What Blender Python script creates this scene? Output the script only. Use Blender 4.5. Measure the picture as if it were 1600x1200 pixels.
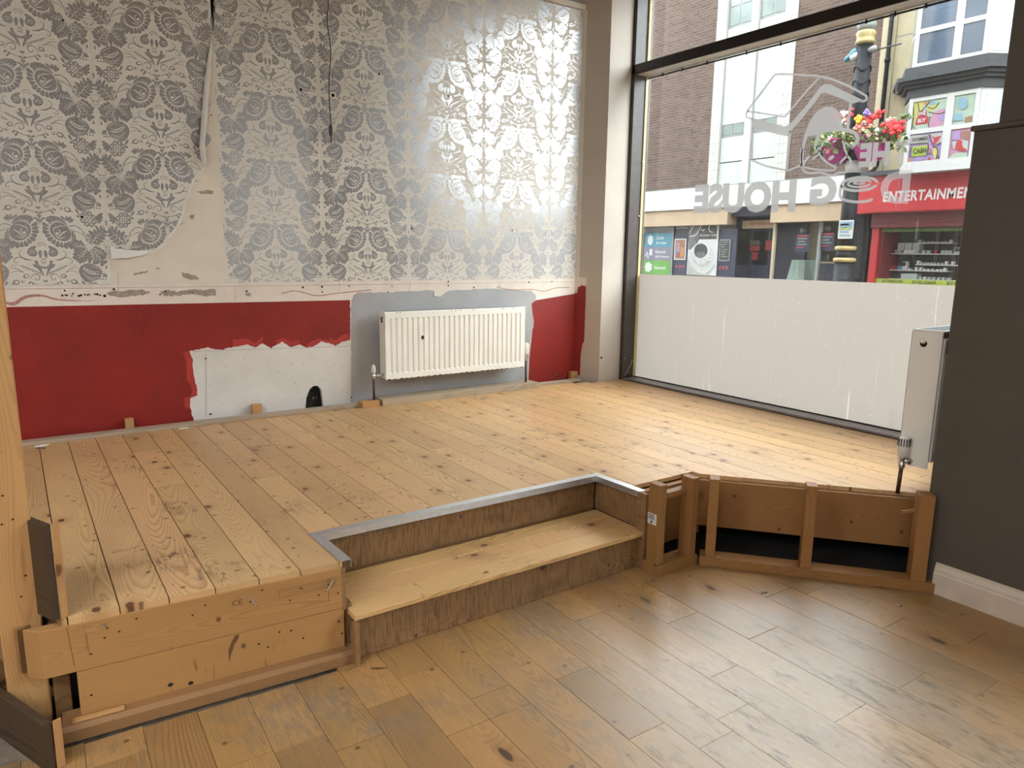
import bpy, bmesh, math, random
import numpy as np
from mathutils import Vector, Matrix
from mathutils.geometry import tessellate_polygon
random.seed(7)
for _o in list(bpy.data.objects):
    bpy.data.objects.remove(_o)
SC = bpy.context.scene
COL = SC.collection

# ------------------------------------------------------------------ camera
# world axes written in camera axes (right, down, forward); wallpaper wall = X, window wall = Y, up = Z
FPX = 1116.155
RW = np.array([[0.821087, -0.09235336, 0.56328234],
               [-0.57064512, -0.15602449, 0.80623849],
               [0.013427, -0.98342626, -0.18081068]])
CAM = np.array([0.0, 0.0, 1.474])
cd = bpy.data.cameras.new('camera')
cam = bpy.data.objects.new('camera', cd)
COL.objects.link(cam)
cd.sensor_fit = 'HORIZONTAL'
cd.sensor_width = 36.0
cd.lens = 36.0 * FPX / 1600.0
cd.clip_start = 0.05
cd.clip_end = 200
_r, _u, _b = Vector(RW[:, 0]), Vector(-RW[:, 1]), Vector(-RW[:, 2])
_m = Matrix.Identity(4)
for _i in range(3):
    _m[_i][0], _m[_i][1], _m[_i][2], _m[_i][3] = _r[_i], _u[_i], _b[_i], CAM[_i]
cam.matrix_world = _m
SC.camera = cam

# ------------------------------------------------------------------ light and exposure
SC.view_settings.view_transform = 'Standard'
SC.view_settings.look = 'None'
SC.view_settings.gamma = 1.0
SC.view_settings.use_curve_mapping = False
SC.view_settings.exposure = 1.95
SC.cycles.use_denoising = True
SC.cycles.max_bounces = 10
SC.cycles.diffuse_bounces = 5
SC.cycles.glossy_bounces = 4
SC.cycles.transmission_bounces = 6
SC.cycles.transparent_max_bounces = 12
SC.cycles.sample_clamp_indirect = 8.0
SC.cycles.caustics_reflective = False
SC.cycles.caustics_refractive = False
W = bpy.data.worlds.new('overcast_sky')
SC.world = W
W.use_nodes = True
_bg = W.node_tree.nodes['Background']
_bg.inputs[0].default_value = (0.90, 0.96, 1.0, 1)
_bg.inputs[1].default_value = SKY_STRENGTH = 3.7


def lamp(name, loc, size, watts, col, spread=180):
    l = bpy.data.lights.new(name, 'AREA')
    l.shape = 'RECTANGLE'
    l.size, l.size_y = size
    l.energy = watts
    l.color = col
    l.spread = math.radians(spread)
    o = bpy.data.objects.new(name, l)
    o.location = loc
    COL.objects.link(o)
    return o


# added fill lamps below the ceiling, unseen, behind and beside the camera
LAMP_W = 15.0
for _i, (_x, _y) in enumerate([(-3.6, -3.0), (-2.0, -3.0), (-3.6, -0.9), (-2.0, -0.9), (-3.6, 1.3), (-2.0, 1.3)]):
    lamp('ceiling_fill_light', (_x, _y, 3.62), (1.2, 0.6), LAMP_W, (0.93, 0.96, 1.0))

# ------------------------------------------------------------------ back-projection helpers (pixel of the photo -> point on a real plane)
def _ray(p):
    return RW @ np.array([(p[0] - 800.0) / FPX, (p[1] - 600.0) / FPX, 1.0])


def onX(px, py, x):
    r = _ray((px, py)); return CAM + r * (x / r[0])


def onY(px, py, y):
    r = _ray((px, py)); return CAM + r * (y / r[1])


def onZ(px, py, z):
    r = _ray((px, py)); return CAM + r * ((z - CAM[2]) / r[2])


# ------------------------------------------------------------------ object helpers
def put(o, parent=None):
    COL.objects.link(o)
    if parent is not None:
        o.parent = parent
        o.matrix_parent_inverse = Matrix.Translation(-Vector(root_loc(parent)))
    return o


LOC = {}


def root_loc(p):
    return LOC.get(p.name, (0, 0, 0))


def tag(o, label=None, cat=None, group=None, kind=None):
    if label: o['label'] = label
    if cat: o['category'] = cat
    if group: o['group'] = group
    if kind: o['kind'] = kind
    return o


def thing(name, loc, label, cat, group=None):
    o = bpy.data.objects.new(name, None)
    o.empty_display_size = 0.1
    o.location = loc
    COL.objects.link(o)
    LOC[o.name] = tuple(loc)
    return tag(o, label, cat, group)


def setting(name, label=None):
    o = bpy.data.objects.new(name, None)
    COL.objects.link(o)
    LOC[o.name] = (0, 0, 0)
    return tag(o, label, None, None, 'structure')


def mesh(name, verts, faces, mat, parent=None, smooth=False, local=None):
    """verts in world space (or in the frame 'local', a 4x4 matrix)"""
    me = bpy.data.meshes.new(name)
    me.from_pydata([tuple(v) for v in verts], [], faces)
    me.update()
    if mat is not None:
        for m_ in (mat if isinstance(mat, (list, tuple)) else [mat]):
            me.materials.append(m_)
    if smooth:
        for p in me.polygons: p.use_smooth = True
    o = bpy.data.objects.new(name, me)
    if parent is None or isinstance(parent, bpy.types.Object):
        if local is not None: o.matrix_basis = local
        COL.objects.link(o)
        if parent is not None:
            o.parent = parent
            pl = Vector(root_loc(parent))
            if parent.name in LOCAL_OF:      # a sub-part of a part that has its own frame
                o.matrix_parent_inverse = LOCAL_OF[parent.name].inverted()
            else:
                o.matrix_parent_inverse = Matrix.Translation(-pl)
        if local is not None: LOCAL_OF[o.name] = local.copy()
    return o


LOCAL_OF = {}


def bm_finish(bm, name, mat, parent=None, smooth=False, local=None):
    bmesh.ops.recalc_face_normals(bm, faces=bm.faces[:])
    vs = [v.co.copy() for v in bm.verts]
    bm.verts.index_update()
    fs = [[v.index for v in f.verts] for f in bm.faces]
    bm.free()
    return mesh(name, vs, fs, mat, parent, smooth, local)


def bevel_bm(bm, w, seg=1):
    if w > 0:
        bmesh.ops.bevel(bm, geom=bm.edges[:], offset=w, segments=seg, affect='EDGES', profile=0.5)


def bm_box(bm, x0, x1, y0, y1, z0, z1):
    v = [bm.verts.new(p) for p in ((x0, y0, z0), (x1, y0, z0), (x1, y1, z0), (x0, y1, z0),
                                   (x0, y0, z1), (x1, y0, z1), (x1, y1, z1), (x0, y1, z1))]
    for f in ((0, 3, 2, 1), (4, 5, 6, 7), (0, 1, 5, 4), (1, 2, 6, 5), (2, 3, 7, 6), (3, 0, 4, 7)):
        bm.faces.new([v[i] for i in f])


def box(name, x0, x1, y0, y1, z0, z1, mat, parent=None, bev=0.0):
    bm = bmesh.new()
    x0, x1 = min(x0, x1), max(x0, x1); y0, y1 = min(y0, y1), max(y0, y1); z0, z1 = min(z0, z1), max(z0, z1)
    bm_box(bm, x0, x1, y0, y1, z0, z1)
    bevel_bm(bm, bev)
    return bm_finish(bm, name, mat, parent)


def frame(origin, xd, yd):
    xd = Vector(xd).normalized(); yd = Vector(yd).normalized(); zd = xd.cross(yd)
    m = Matrix.Identity(4)
    for i in range(3):
        m[i][0], m[i][1], m[i][2], m[i][3] = xd[i], yd[i], zd[i], origin[i]
    return m


def timber(name, origin, xd, yd, w, l, t, mat, parent=None, bev=0.0015):
    """a piece of sawn wood: local x = width, y = along the grain, z = thickness"""
    bm = bmesh.new()
    bm_box(bm, 0, w, 0, l, 0, t)
    bevel_bm(bm, bev)
    return bm_finish(bm, name, mat, parent, False, frame(origin, xd, yd))


def tri2d(loops):
    """triangulate polygon with holes -> verts2d, tris"""
    ls = [[Vector((a[0], a[1], 0)) for a in lp] for lp in loops]
    flat = [p for lp in loops for p in lp]
    return flat, [tuple(t) for t in tessellate_polygon(ls)]


def slab(name, loops, to3, thick, mat, parent=None, local=None, smooth=False):
    """extruded polygon (with holes); to3(a,b,d) maps 2-D + depth to 3-D; d runs 0..thick"""
    flat, tris = tri2d(loops)
    n = len(flat)
    vs = [to3(a, b, 0.0) for a, b in flat] + [to3(a, b, thick) for a, b in flat]
    fs = [t for t in tris] + [tuple(i + n for i in reversed(t)) for t in tris]
    k = 0
    for lp in loops:
        m = len(lp)
        for i in range(m):
            j = (i + 1) % m
            fs.append((k + i, k + j, n + k + j, n + k + i))
        k += m
    bm = bmesh.new()
    bv = [bm.verts.new(v) for v in vs]
    for f in fs:
        try: bm.faces.new([bv[i] for i in f])
        except ValueError: pass
    return bm_finish(bm, name, mat, parent, smooth, local)


def sheet(name, polys, to3, mat, parent=None):
    """flat print / paint: list of loops-lists, no thickness"""
    vs, fs = [], []
    for loops in polys:
        flat, tris = tri2d(loops)
        k = len(vs)
        vs += [to3(a, b) for a, b in flat]
        fs += [tuple(i + k for i in t) for t in tris]
    o = mesh(name, vs, fs, mat, parent)
    if len(polys) > 1: o['kind'] = 'stuff'      # marks too small to pick apart
    return o


def lathe_bm(bm, prof, seg=16, m=None, cap=True):
    """prof: list of (r,z) about local z"""
    rings = []
    for r, z in prof:
        ring = []
        for i in range(seg):
            a = 2 * math.pi * i / seg
            v = Vector((r * math.cos(a), r * math.sin(a), z))
            if m is not None: v = m @ v
            ring.append(bm.verts.new(v))
        rings.append(ring)
    for a, b in zip(rings, rings[1:]):
        for i in range(seg):
            j = (i + 1) % seg
            bm.faces.new((a[i], a[j], b[j], b[i]))
    if cap:
        bm.faces.new(list(reversed(rings[0])))
        bm.faces.new(rings[-1])


def lathe(name, prof, mat, parent=None, loc=(0, 0, 0), axis=(0, 0, 1), seg=16, smooth=True):
    bm = bmesh.new()
    z = Vector(axis).normalized()
    m = Matrix.Translation(loc) @ z.to_track_quat('Z', 'Y').to_matrix().to_4x4()
    lathe_bm(bm, prof, seg, m)
    return bm_finish(bm, name, mat, parent, smooth)


def tube_bm(bm, pts, r, seg=8):
    pts = [Vector(p) for p in pts]
    rs = r if isinstance(r, (list, tuple)) else [r] * len(pts)
    rings = []
    for i, p in enumerate(pts):
        d = (pts[min(i + 1, len(pts) - 1)] - pts[max(i - 1, 0)]).normalized()
        a = d.cross(Vector((0.3, 0.2, 0.93)))
        if a.length < 1e-3: a = d.cross(Vector((1, 0, 0)))
        a.normalize(); b = d.cross(a)
        rings.append([bm.verts.new(p + (a * math.cos(2 * math.pi * k / seg) + b * math.sin(2 * math.pi * k / seg)) * rs[i]) for k in range(seg)])
    for a, b in zip(rings, rings[1:]):
        for i in range(seg):
            j = (i + 1) % seg
            bm.faces.new((a[i], a[j], b[j], b[i]))
    bm.faces.new(list(reversed(rings[0]))); bm.faces.new(rings[-1])


def tube(name, pts, r, mat, parent=None, seg=8, smooth=True):
    bm = bmesh.new()
    tube_bm(bm, pts, r, seg)
    return bm_finish(bm, name, mat, parent, smooth)


def ribbon(pts, w):
    """2-D stroke polygon; w a number or a list"""
    n = len(pts)
    ws = w if isinstance(w, (list, tuple)) else [w] * n
    L, Rr = [], []
    for i in range(n):
        a = pts[max(i - 1, 0)]; b = pts[min(i + 1, n - 1)]
        dx, dy = b[0] - a[0], b[1] - a[1]
        q = math.hypot(dx, dy) or 1
        nx, ny = -dy / q, dx / q
        h = ws[i] / 2
        L.append((pts[i][0] + nx * h, pts[i][1] + ny * h)); Rr.append((pts[i][0] - nx * h, pts[i][1] - ny * h))
    return L + Rr[::-1]


def spline(pts, n=6, closed=False):
    out = []
    m = len(pts)
    rng = range(m) if closed else range(m - 1)
    for i in rng:
        if closed:
            p0, p1, p2, p3 = (pts[(i - 1) % m], pts[i], pts[(i + 1) % m], pts[(i + 2) % m])
        else:
            p0, p1, p2, p3 = pts[max(i - 1, 0)], pts[i], pts[i + 1], pts[min(i + 2, m - 1)]
        for k in range(n):
            t = k / n
            out.append(tuple(0.5 * ((2 * p1[j]) + (-p0[j] + p2[j]) * t + (2 * p0[j] - 5 * p1[j] + 4 * p2[j] - p3[j]) * t * t
                                    + (-p0[j] + 3 * p1[j] - 3 * p2[j] + p3[j]) * t ** 3) for j in range(len(p1))))
    if not closed: out.append(tuple(pts[-1]))
    return out


def rough_edge(pts, step, amp, rnd):
    """subdivide a closed polygon and jitter it, as a brush would leave it"""
    out = []
    n = len(pts)
    for i in range(n):
        a, b = pts[i], pts[(i + 1) % n]
        d = math.hypot(b[0] - a[0], b[1] - a[1])
        k = max(1, int(d / step))
        for j in range(k):
            t = j / k
            out.append((a[0] + (b[0] - a[0]) * t + rnd.uniform(-amp, amp), a[1] + (b[1] - a[1]) * t + rnd.uniform(-amp, amp)))
    return out


def rough_open(pts, step, amp, rnd):
    q = rough_edge(list(pts) + [pts[-1]], step, amp, rnd)
    k = max(1, int(math.hypot(pts[-1][0] - pts[0][0], pts[-1][1] - pts[0][1]) / step))
    return q[:len(q) - k]


def text_polys(txt, bold=0.0, shear=0.0, res=3, spacing=1.0):
    """flat mesh of a word in the built-in font: verts (x,y), faces, size"""
    cu = bpy.data.curves.new('lettering', 'FONT')
    cu.body = txt; cu.size = 1.0; cu.offset = bold; cu.shear = shear; cu.resolution_u = res
    cu.space_character = spacing
    cu.fill_mode = 'FRONT' if hasattr(cu, 'fill_mode') else cu.fill_mode
    o = bpy.data.objects.new('lettering', cu)
    COL.objects.link(o)
    dg = bpy.context.evaluated_depsgraph_get(); dg.update()
    me = o.evaluated_get(dg).to_mesh()
    vs = [(v.co.x, v.co.y) for v in me.vertices]
    fs = [tuple(p.vertices) for p in me.polygons]
    o.evaluated_get(dg).to_mesh_clear()
    bpy.data.objects.remove(o); bpy.data.curves.remove(cu)
    return vs, fs


def text(name, txt, to3, mat, parent=None, fit=None, bold=0.0, shear=0.0, spacing=1.0):
    """fit = (x0,y0,x1,y1) the rectangle the word fills in the 2-D frame of to3"""
    vs, fs = text_polys(txt, bold, shear, 3, spacing)
    xs = [v[0] for v in vs]; ys = [v[1] for v in vs]
    ax, bx, ay, by = min(xs), max(xs), min(ys), max(ys)
    x0, y0, x1, y1 = fit
    vs = [to3(x0 + (v[0] - ax) / (bx - ax) * (x1 - x0), y0 + (v[1] - ay) / (by - ay) * (y1 - y0)) for v in vs]
    return mesh(name, vs, fs, mat, parent)
# ------------------------------------------------------------------ materials
def srgb(r, g, b):
    f = lambda c: (c / 255 / 12.92) if c / 255 <= 0.04045 else ((c / 255 + 0.055) / 1.055) ** 2.4
    return (f(r), f(g), f(b), 1)


class NT:
    def __init__(s, name):
        s.m = bpy.data.materials.new(name); s.m.use_nodes = True
        s.t = s.m.node_tree; s.t.nodes.clear()
        s.out = s.t.nodes.new('ShaderNodeOutputMaterial')

    def n(s, typ, ins=None, **kw):
        nd = s.t.nodes.new(typ)
        for k, v in kw.items(): setattr(nd, k, v)
        for k, v in (ins or {}).items(): s.set(nd.inputs[k], v)
        return nd

    def set(s, sock, v):
        if isinstance(v, bpy.types.NodeSocket): s.t.links.new(v, sock)
        elif isinstance(v, bpy.types.Node): s.t.links.new(v.outputs[0], sock)
        else:
            if sock.type == 'RGBA' and isinstance(v, (int, float)): v = (v, v, v, 1)
            if sock.type == 'VECTOR' and isinstance(v, (int, float)): v = (v, v, v)
            sock.default_value = v

    def math(s, op, a, b=0.0, c=None, clamp=False):
        nd = s.t.nodes.new('ShaderNodeMath'); nd.operation = op; nd.use_clamp = clamp
        s.set(nd.inputs[0], a); s.set(nd.inputs[1], b)
        if c is not None: s.set(nd.inputs[2], c)
        return nd.outputs[0]

    def vmath(s, op, a, b=(0, 0, 0)):
        nd = s.t.nodes.new('ShaderNodeVectorMath'); nd.operation = op
        s.set(nd.inputs[0], a); s.set(nd.inputs[1], b)
        return nd.outputs[0]

    def mix(s, f, a, b, blend='MIX'):
        nd = s.t.nodes.new('ShaderNodeMix'); nd.data_type = 'RGBA'; nd.blend_type = blend
        s.set(nd.inputs[0], f); s.set(nd.inputs[6], a); s.set(nd.inputs[7], b)
        return nd.outputs[2]

    def ramp(s, f, stops):
        nd = s.t.nodes.new('ShaderNodeValToRGB')
        e = nd.color_ramp.elements
        while len(e) < len(stops): e.new(0.5)
        for i, (p, c) in enumerate(stops):
            e[i].position = p
            e[i].color = c if isinstance(c, tuple) else (c, c, c, 1)
        s.set(nd.inputs[0], f)
        return nd.outputs[0]

    def step(s, v, lo, hi):
        nd = s.t.nodes.new('ShaderNodeMapRange'); nd.interpolation_type = 'SMOOTHSTEP'
        s.set(nd.inputs[0], v); nd.inputs[1].default_value = lo; nd.inputs[2].default_value = hi
        return nd.outputs[0]

    def noise(s, vec, scale, detail=2.0, rough=0.5, dist=0.0):
        nd = s.n('ShaderNodeTexNoise', {'Vector': vec, 'Scale': scale, 'Detail': detail, 'Roughness': rough, 'Distortion': dist})
        return nd.outputs[0]

    def bsdf(s, col, rough=0.5, metal=0.0, spec=0.5, bump=None, bstr=0.2, bdist=0.002, **kw):
        b = s.n('ShaderNodeBsdfPrincipled', {'Base Color': col, 'Roughness': rough, 'Metallic': metal, 'Specular IOR Level': spec})
        for k, v in kw.items(): s.set(b.inputs[k], v)
        if bump is not None:
            bn = s.n('ShaderNodeBump', {'Strength': bstr, 'Distance': bdist, 'Height': bump})
            s.t.links.new(bn.outputs[0], b.inputs['Normal'])
        return b.outputs[0]

    def done(s, sh):
        s.t.links.new(sh, s.out.inputs[0]); return s.m


def plain(name, rgb, rough=0.5, metal=0.0, var=0.06, scale=8.0, bump=0.0, spec=0.5, coord='Object'):
    t = NT(name)
    tc = t.n('ShaderNodeTexCoord').outputs[coord]
    c = srgb(*rgb)
    d = tuple(x * (1 - var * 2.2) for x in c[:3]) + (1,)
    e = tuple(min(1, x * (1 + var)) for x in c[:3]) + (1,)
    nz = t.noise(tc, scale, 4.0, 0.6)
    col = t.ramp(nz, [(0.3, d), (0.7, e)])
    fine = t.noise(tc, scale * 14, 2.0)
    r = t.math('MULTIPLY_ADD', fine, 0.12, rough - 0.06)
    return t.done(t.bsdf(col, r, metal, spec, fine if bump else None, bump))


def wood(name, light, dark, knotc, ring=0.0075, knots=0.5, rough=0.45, tone=0.16, dirt=0.0, dirtc=(95, 80, 66), fib=0.25,
         ringmix=0.75, knot_scale=(5.2, 3.6), spec=0.4, sawn=0.0, haze=0.0):
    t = NT(name)
    obj = t.n('ShaderNodeTexCoord').outputs['Object']
    rnd = t.n('ShaderNodeObjectInfo').outputs['Random']
    off = t.n('ShaderNodeCombineXYZ', {0: t.math('MULTIPLY', rnd, 13.7), 1: t.math('MULTIPLY', rnd, 57.3), 2: t.math('MULTIPLY', rnd, 5.1)}).outputs[0]
    P = t.vmath('ADD', obj, off)
    # slow wander of the heart of the log along the board
    low = t.n('ShaderNodeTexNoise', {'Vector': t.vmath('MULTIPLY', P, (1.5, 0.55, 1.5)), 'Scale': 1.0, 'Detail': 1.0})
    lo = t.vmath('SUBTRACT', low.outputs[1], (0.5, 0.5, 0.5))
    sl = t.n('ShaderNodeSeparateXYZ', {0: lo})
    so = t.n('ShaderNodeSeparateXYZ', {0: obj})
    # knots
    kv = t.vmath('MULTIPLY', P, (knot_scale[0], knot_scale[1], 0.0))
    vo = t.n('ShaderNodeTexVoronoi', {'Vector': kv, 'Scale': 1.0, 'Randomness': 0.9}, voronoi_dimensions='2D')
    has = t.math('LESS_THAN', t.n('ShaderNodeSeparateColor', {0: vo.outputs['Color']}).outputs[0], knots)
    kd = vo.outputs['Distance']
    kn = t.noise(t.vmath('MULTIPLY', P, (60, 30, 60)), 1.0, 2.0)
    kdn = t.math('MULTIPLY_ADD', kn, 0.05, t.math('ADD', kd, -0.025))
    core = t.math('MULTIPLY', t.step(kdn, 0.085, 0.045), has)
    halo = t.math('MULTIPLY', t.step(kd, 0.30, 0.05), has)
    cx = t.math('ADD', so.outputs[0], t.math('MULTIPLY_ADD', sl.outputs[0], 0.30, t.math('MULTIPLY_ADD', rnd, -0.16, 0.01)))
    cz = t.math('ADD', t.math('MULTIPLY_ADD', sl.outputs[2], 0.34, 0.055), t.math('MULTIPLY', so.outputs[2], 1.0))
    r = t.math('SQRT', t.math('ADD', t.math('MULTIPLY', cx, cx), t.math('MULTIPLY', cz, cz)))
    r = t.math('ADD', r, t.math('MULTIPLY', halo, 0.022))
    wob = t.noise(t.vmath('MULTIPLY', P, (22, 3.0, 22)), 1.0, 2.0)
    rr = t.math('ADD', t.math('DIVIDE', r, ring), t.math('MULTIPLY', wob, 0.9))
    fr = t.math('FRACT', rr)
    late = t.ramp(fr, [(0.0, 0.08), (0.45, 0.10), (0.80, 0.75), (0.93, 1.0), (1.0, 0.08)])
    fibn = t.noise(t.vmath('MULTIPLY', P, (420, 7, 420)), 1.0, 2.0)
    fade = t.math('MULTIPLY_ADD', t.noise(t.vmath('MULTIPLY', P, (9.0, 2.0, 9.0)), 1.0, 2.0), 1.7, -0.2, clamp=True)
    amt = t.math('MULTIPLY_ADD', t.math('SUBTRACT', fibn, 0.5), fib * 1.6, t.math('MULTIPLY', t.math('MULTIPLY', late, fade), ringmix * 1.3), clamp=True)
    col = t.mix(amt, srgb(*light), srgb(*dark))
    # broad colour drift and board-to-board tone
    drift = t.noise(t.vmath('MULTIPLY', P, (4, 1.2, 4)), 1.0, 2.0)
    val = t.math('ADD', t.math('MULTIPLY_ADD', rnd, tone, 1 - tone / 2), t.math('MULTIPLY_ADD', drift, 0.22, -0.11))
    hs = t.n('ShaderNodeHueSaturation', {'Hue': t.math('MULTIPLY_ADD', t.math('FRACT', t.math('MULTIPLY', rnd, 7.31)), 0.008, 0.496),
                                         'Saturation': 1.0, 'Value': val, 'Color': col})
    col = hs.outputs[0]
    col = t.mix(t.math('MULTIPLY', halo, 0.35), col, srgb(*dark))
    col = t.mix(t.math('MULTIPLY', core, 0.9), col, srgb(*knotc))
    pv_ = t.n('ShaderNodeTexVoronoi', {'Vector': t.vmath('MULTIPLY', P, (8.0, 9.0, 0.0)), 'Scale': 1.0, 'Randomness': 1.0}, voronoi_dimensions='2D')
    pin = t.math('MULTIPLY', t.step(pv_.outputs['Distance'], 0.10, 0.04), t.math('LESS_THAN', t.n('ShaderNodeSeparateColor', {0: pv_.outputs['Color']}).outputs[1], knots * 1.2))
    col = t.mix(t.math('MULTIPLY', pin, 0.75), col, srgb(*knotc))
    # dark resinous bars that run across the board beside knots
    wv_ = t.noise(t.vmath('MULTIPLY', P, (9.0, 55.0, 9.0)), 1.0, 2.0)
    zn_ = t.noise(t.vmath('MULTIPLY', P, (5.0, 3.2, 5.0)), 1.0, 2.0)
    barm = t.math('MULTIPLY', t.step(wv_, 0.60, 0.72), t.step(zn_, 0.57, 0.70))
    col = t.mix(t.math('MULTIPLY', barm, 0.55), col, srgb(*knotc))
    if dirt > 0:
        gp = t.n('ShaderNodeNewGeometry').outputs['Position']
        d1 = t.noise(gp, 3.2, 5.0, 0.65)
        d2 = t.noise(t.vmath('MULTIPLY', P, (70, 16, 70)), 1.0, 3.0, 0.7)
        dm = t.math('MULTIPLY', t.step(d1, 0.54, 0.72), t.step(d2, 0.42, 0.66))
        col = t.mix(t.math('MULTIPLY', dm, dirt), col, srgb(*dirtc))
        specks = t.step(t.noise(gp, 95.0, 1.0), 0.76, 0.80)
        col = t.mix(t.math('MULTIPLY', specks, dirt), col, srgb(60, 45, 32))
    bump = t.math('ADD', t.math('MULTIPLY', late, 0.3), fibn)
    if sawn > 0:
        sw = t.noise(t.vmath('MULTIPLY', P, (14, 260, 14)), 1.0, 2.0)
        sw2 = t.noise(t.vmath('MULTIPLY', P, (9, 5, 9)), 1.0, 3.0)
        col = t.mix(t.math('MULTIPLY', t.step(sw, 0.45, 0.7), sawn), col, srgb(62, 44, 26))
        col = t.mix(t.math('MULTIPLY', t.step(sw2, 0.5, 0.75), sawn * 0.7), col, srgb(70, 55, 40))
        bump = t.math('ADD', bump, sw)
    rg = t.math('MULTIPLY_ADD', fibn, 0.16, rough - 0.08)
    if haze > 0:
        gp2 = t.n('ShaderNodeNewGeometry').outputs['Position']
        h1 = t.noise(t.vmath('MULTIPLY', gp2, (2.2, 1.5, 1)), 1.0, 5.0, 0.7)
        scr = t.noise(t.vmath('MULTIPLY', gp2, (55, 14, 1)), 1.0, 4.0, 0.75)
        hm = t.math('MULTIPLY', t.step(h1, 0.42, 0.62), t.step(scr, 0.35, 0.65))
        col = t.mix(t.math('MULTIPLY', hm, haze), col, srgb(112, 98, 82))
        rg = t.math('ADD', rg, t.math('MULTIPLY_ADD', h1, 0.25, -0.12), clamp=True)
        # before the step: window glare painted pale grey over worn lacquer, with dark scuffs
        dc = t.vmath('SUBTRACT', gp2, (2.0, 1.05, 0.0))
        ln = t.n('ShaderNodeVectorMath', {0: dc}, operation='LENGTH').outputs['Value']
        zone = t.math('ADD', t.step(ln, 1.05, 0.25), t.math('MULTIPLY_ADD', h1, 1.2, -0.6), clamp=True)
        col = t.mix(t.math('MULTIPLY', zone, t.math('MULTIPLY_ADD', scr, 0.9, 0.05)), col, srgb(178, 165, 148))
        sm = t.noise(t.vmath('MULTIPLY', P, (18, 5, 18)), 1.0, 5.0, 0.75)
        col = t.mix(t.math('MULTIPLY', t.math('MULTIPLY', t.step(sm, 0.52, 0.68), zone), 0.7), col, srgb(84, 70, 58))
    return t.done(t.bsdf(col, rg, 0.0, spec, bump, 0.12, 0.0015))


M = {}
M['pine_floor'] = wood('pine_floor', (206, 168, 120), (150, 103, 62), (84, 50, 30), 0.0058, 0.30, 0.40, 0.24, 1.0, (108, 88, 70), ringmix=0.55)
M['pine_tread'] = wood('pine_tread', (206, 166, 114), (152, 104, 60), (90, 56, 34), 0.006, 0.16, 0.45, 0.12, 0.5, ringmix=0.55)
M['pine_new'] = wood('pine_new', (190, 144, 94), (148, 102, 60), (96, 58, 32), 0.005, 0.07, 0.55, 0.10, 0.0, fib=0.2, ringmix=0.5)
M['pine_fascia'] = wood('pine_fascia', (176, 131, 82), (136, 94, 54), (70, 42, 24), 0.005, 0.05, 0.55, 0.08, 0.0, fib=0.25, ringmix=0.6)
M['pine_frame_shaded'] = wood('pine_frame_shaded', (148, 106, 60), (110, 76, 42), (74, 44, 24), 0.005, 0.08, 0.55, 0.12, 0.0, fib=0.2, ringmix=0.5)  # darker pine, the shade of the right corner put into its colour
M['pine_grey'] = wood('pine_grey', (176, 160, 138), (142, 124, 102), (80, 62, 46), 0.007, 0.10, 0.7, 0.12, 0.6, (110, 100, 88))
M['pine_old'] = wood('pine_old', (146, 110, 70), (110, 78, 48), (72, 48, 30), 0.006, 0.10, 0.62, 0.12, 0.5, (92, 76, 60))
M['riser_stained'] = wood('riser_stained', (146, 112, 74), (112, 82, 52), (62, 42, 26), 0.008, 0.08, 0.55, 0.08, 0.0, sawn=0.65)
M['board_dark'] = wood('board_dark', (74, 56, 38), (50, 38, 26), (30, 20, 12), 0.009, 0.15, 0.6, 0.08, 0.0, sawn=0.3)
M['oak'] = wood('oak', (164, 125, 78), (104, 73, 42), (60, 38, 22), 0.0058, 0.10, 0.35, 0.36, 0.5, (74, 58, 44), 0.55, 0.5, (5.0, 2.0), 0.45, 0.0, 0.8)
M['subfloor'] = plain('subfloor', (126, 112, 96), 0.9, 0, 0.2, 20, 0.3)
M['void_shade'] = plain('void_shade', (26, 22, 18), 0.95)  # near-black colour that stands in for shade inside gaps
M['plaster'] = plain('plaster', (226, 217, 206), 0.75, 0, 0.03, 6, 0.05)
M['plaster_lower'] = plain('plaster_lower', (216, 211, 205), 0.7, 0, 0.04, 5, 0.05)
M['skim_bare'] = plain('skim_bare', (222, 212, 196), 0.7, 0, 0.03, 5, 0.03)
M['dado_white'] = plain('dado_white', (228, 216, 204), 0.72, 0, 0.04, 9, 0.08)
M['filler'] = plain('filler', (166, 152, 136), 0.9, 0, 0.12, 40, 0.3)
M['red_paint'] = plain('red_paint', (140, 25, 17), 0.5, 0, 0.10, 4, 0.05)
M['red_thin'] = plain('red_thin', (176, 52, 46), 0.5, 0, 0.12, 14, 0.05)
M['red_stain'] = plain('red_stain', (186, 136, 122), 0.6, 0, 0.2, 30)
M['grey_paint'] = plain('grey_paint', (170, 169, 169), 0.6, 0, 0.05, 5, 0.05)
M['pier_grey'] = plain('pier_grey', (190, 180, 168), 0.6, 0, 0.04, 3, 0.04)
M['wall_dark'] = plain('wall_dark', (82, 75, 66), 0.55, 0, 0.04, 3, 0.06)
M['upper_grey'] = plain('upper_grey', (150, 146, 140), 0.7, 0, 0.04, 3)
M['ceiling'] = plain('ceiling', (205, 200, 192), 0.8, 0, 0.03, 3)
M['room'] = plain('room', (170, 163, 154), 0.7, 0, 0.05, 2)
M['skirting'] = plain('skirting', (206, 192, 174), 0.4, 0, 0.06, 9)
M['frame_soffit'] = plain('frame_soffit', (196, 186, 176), 0.5)
M['frame_dark'] = plain('frame_dark', (70, 61, 57), 0.38, 0.0, 0.12, 14, 0.02)
M['frame_black'] = plain('frame_black', (24, 18, 16), 0.35)
M['sill_grey'] = plain('sill_grey', (134, 130, 132), 0.35, 0.2, 0.1, 12)
M['gasket'] = plain('gasket', (206, 190, 140), 0.5, 0, 0.1, 30)
M['rad_white'] = plain('rad_white', (240, 238, 230), 0.32, 0, 0.02, 6)
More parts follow.
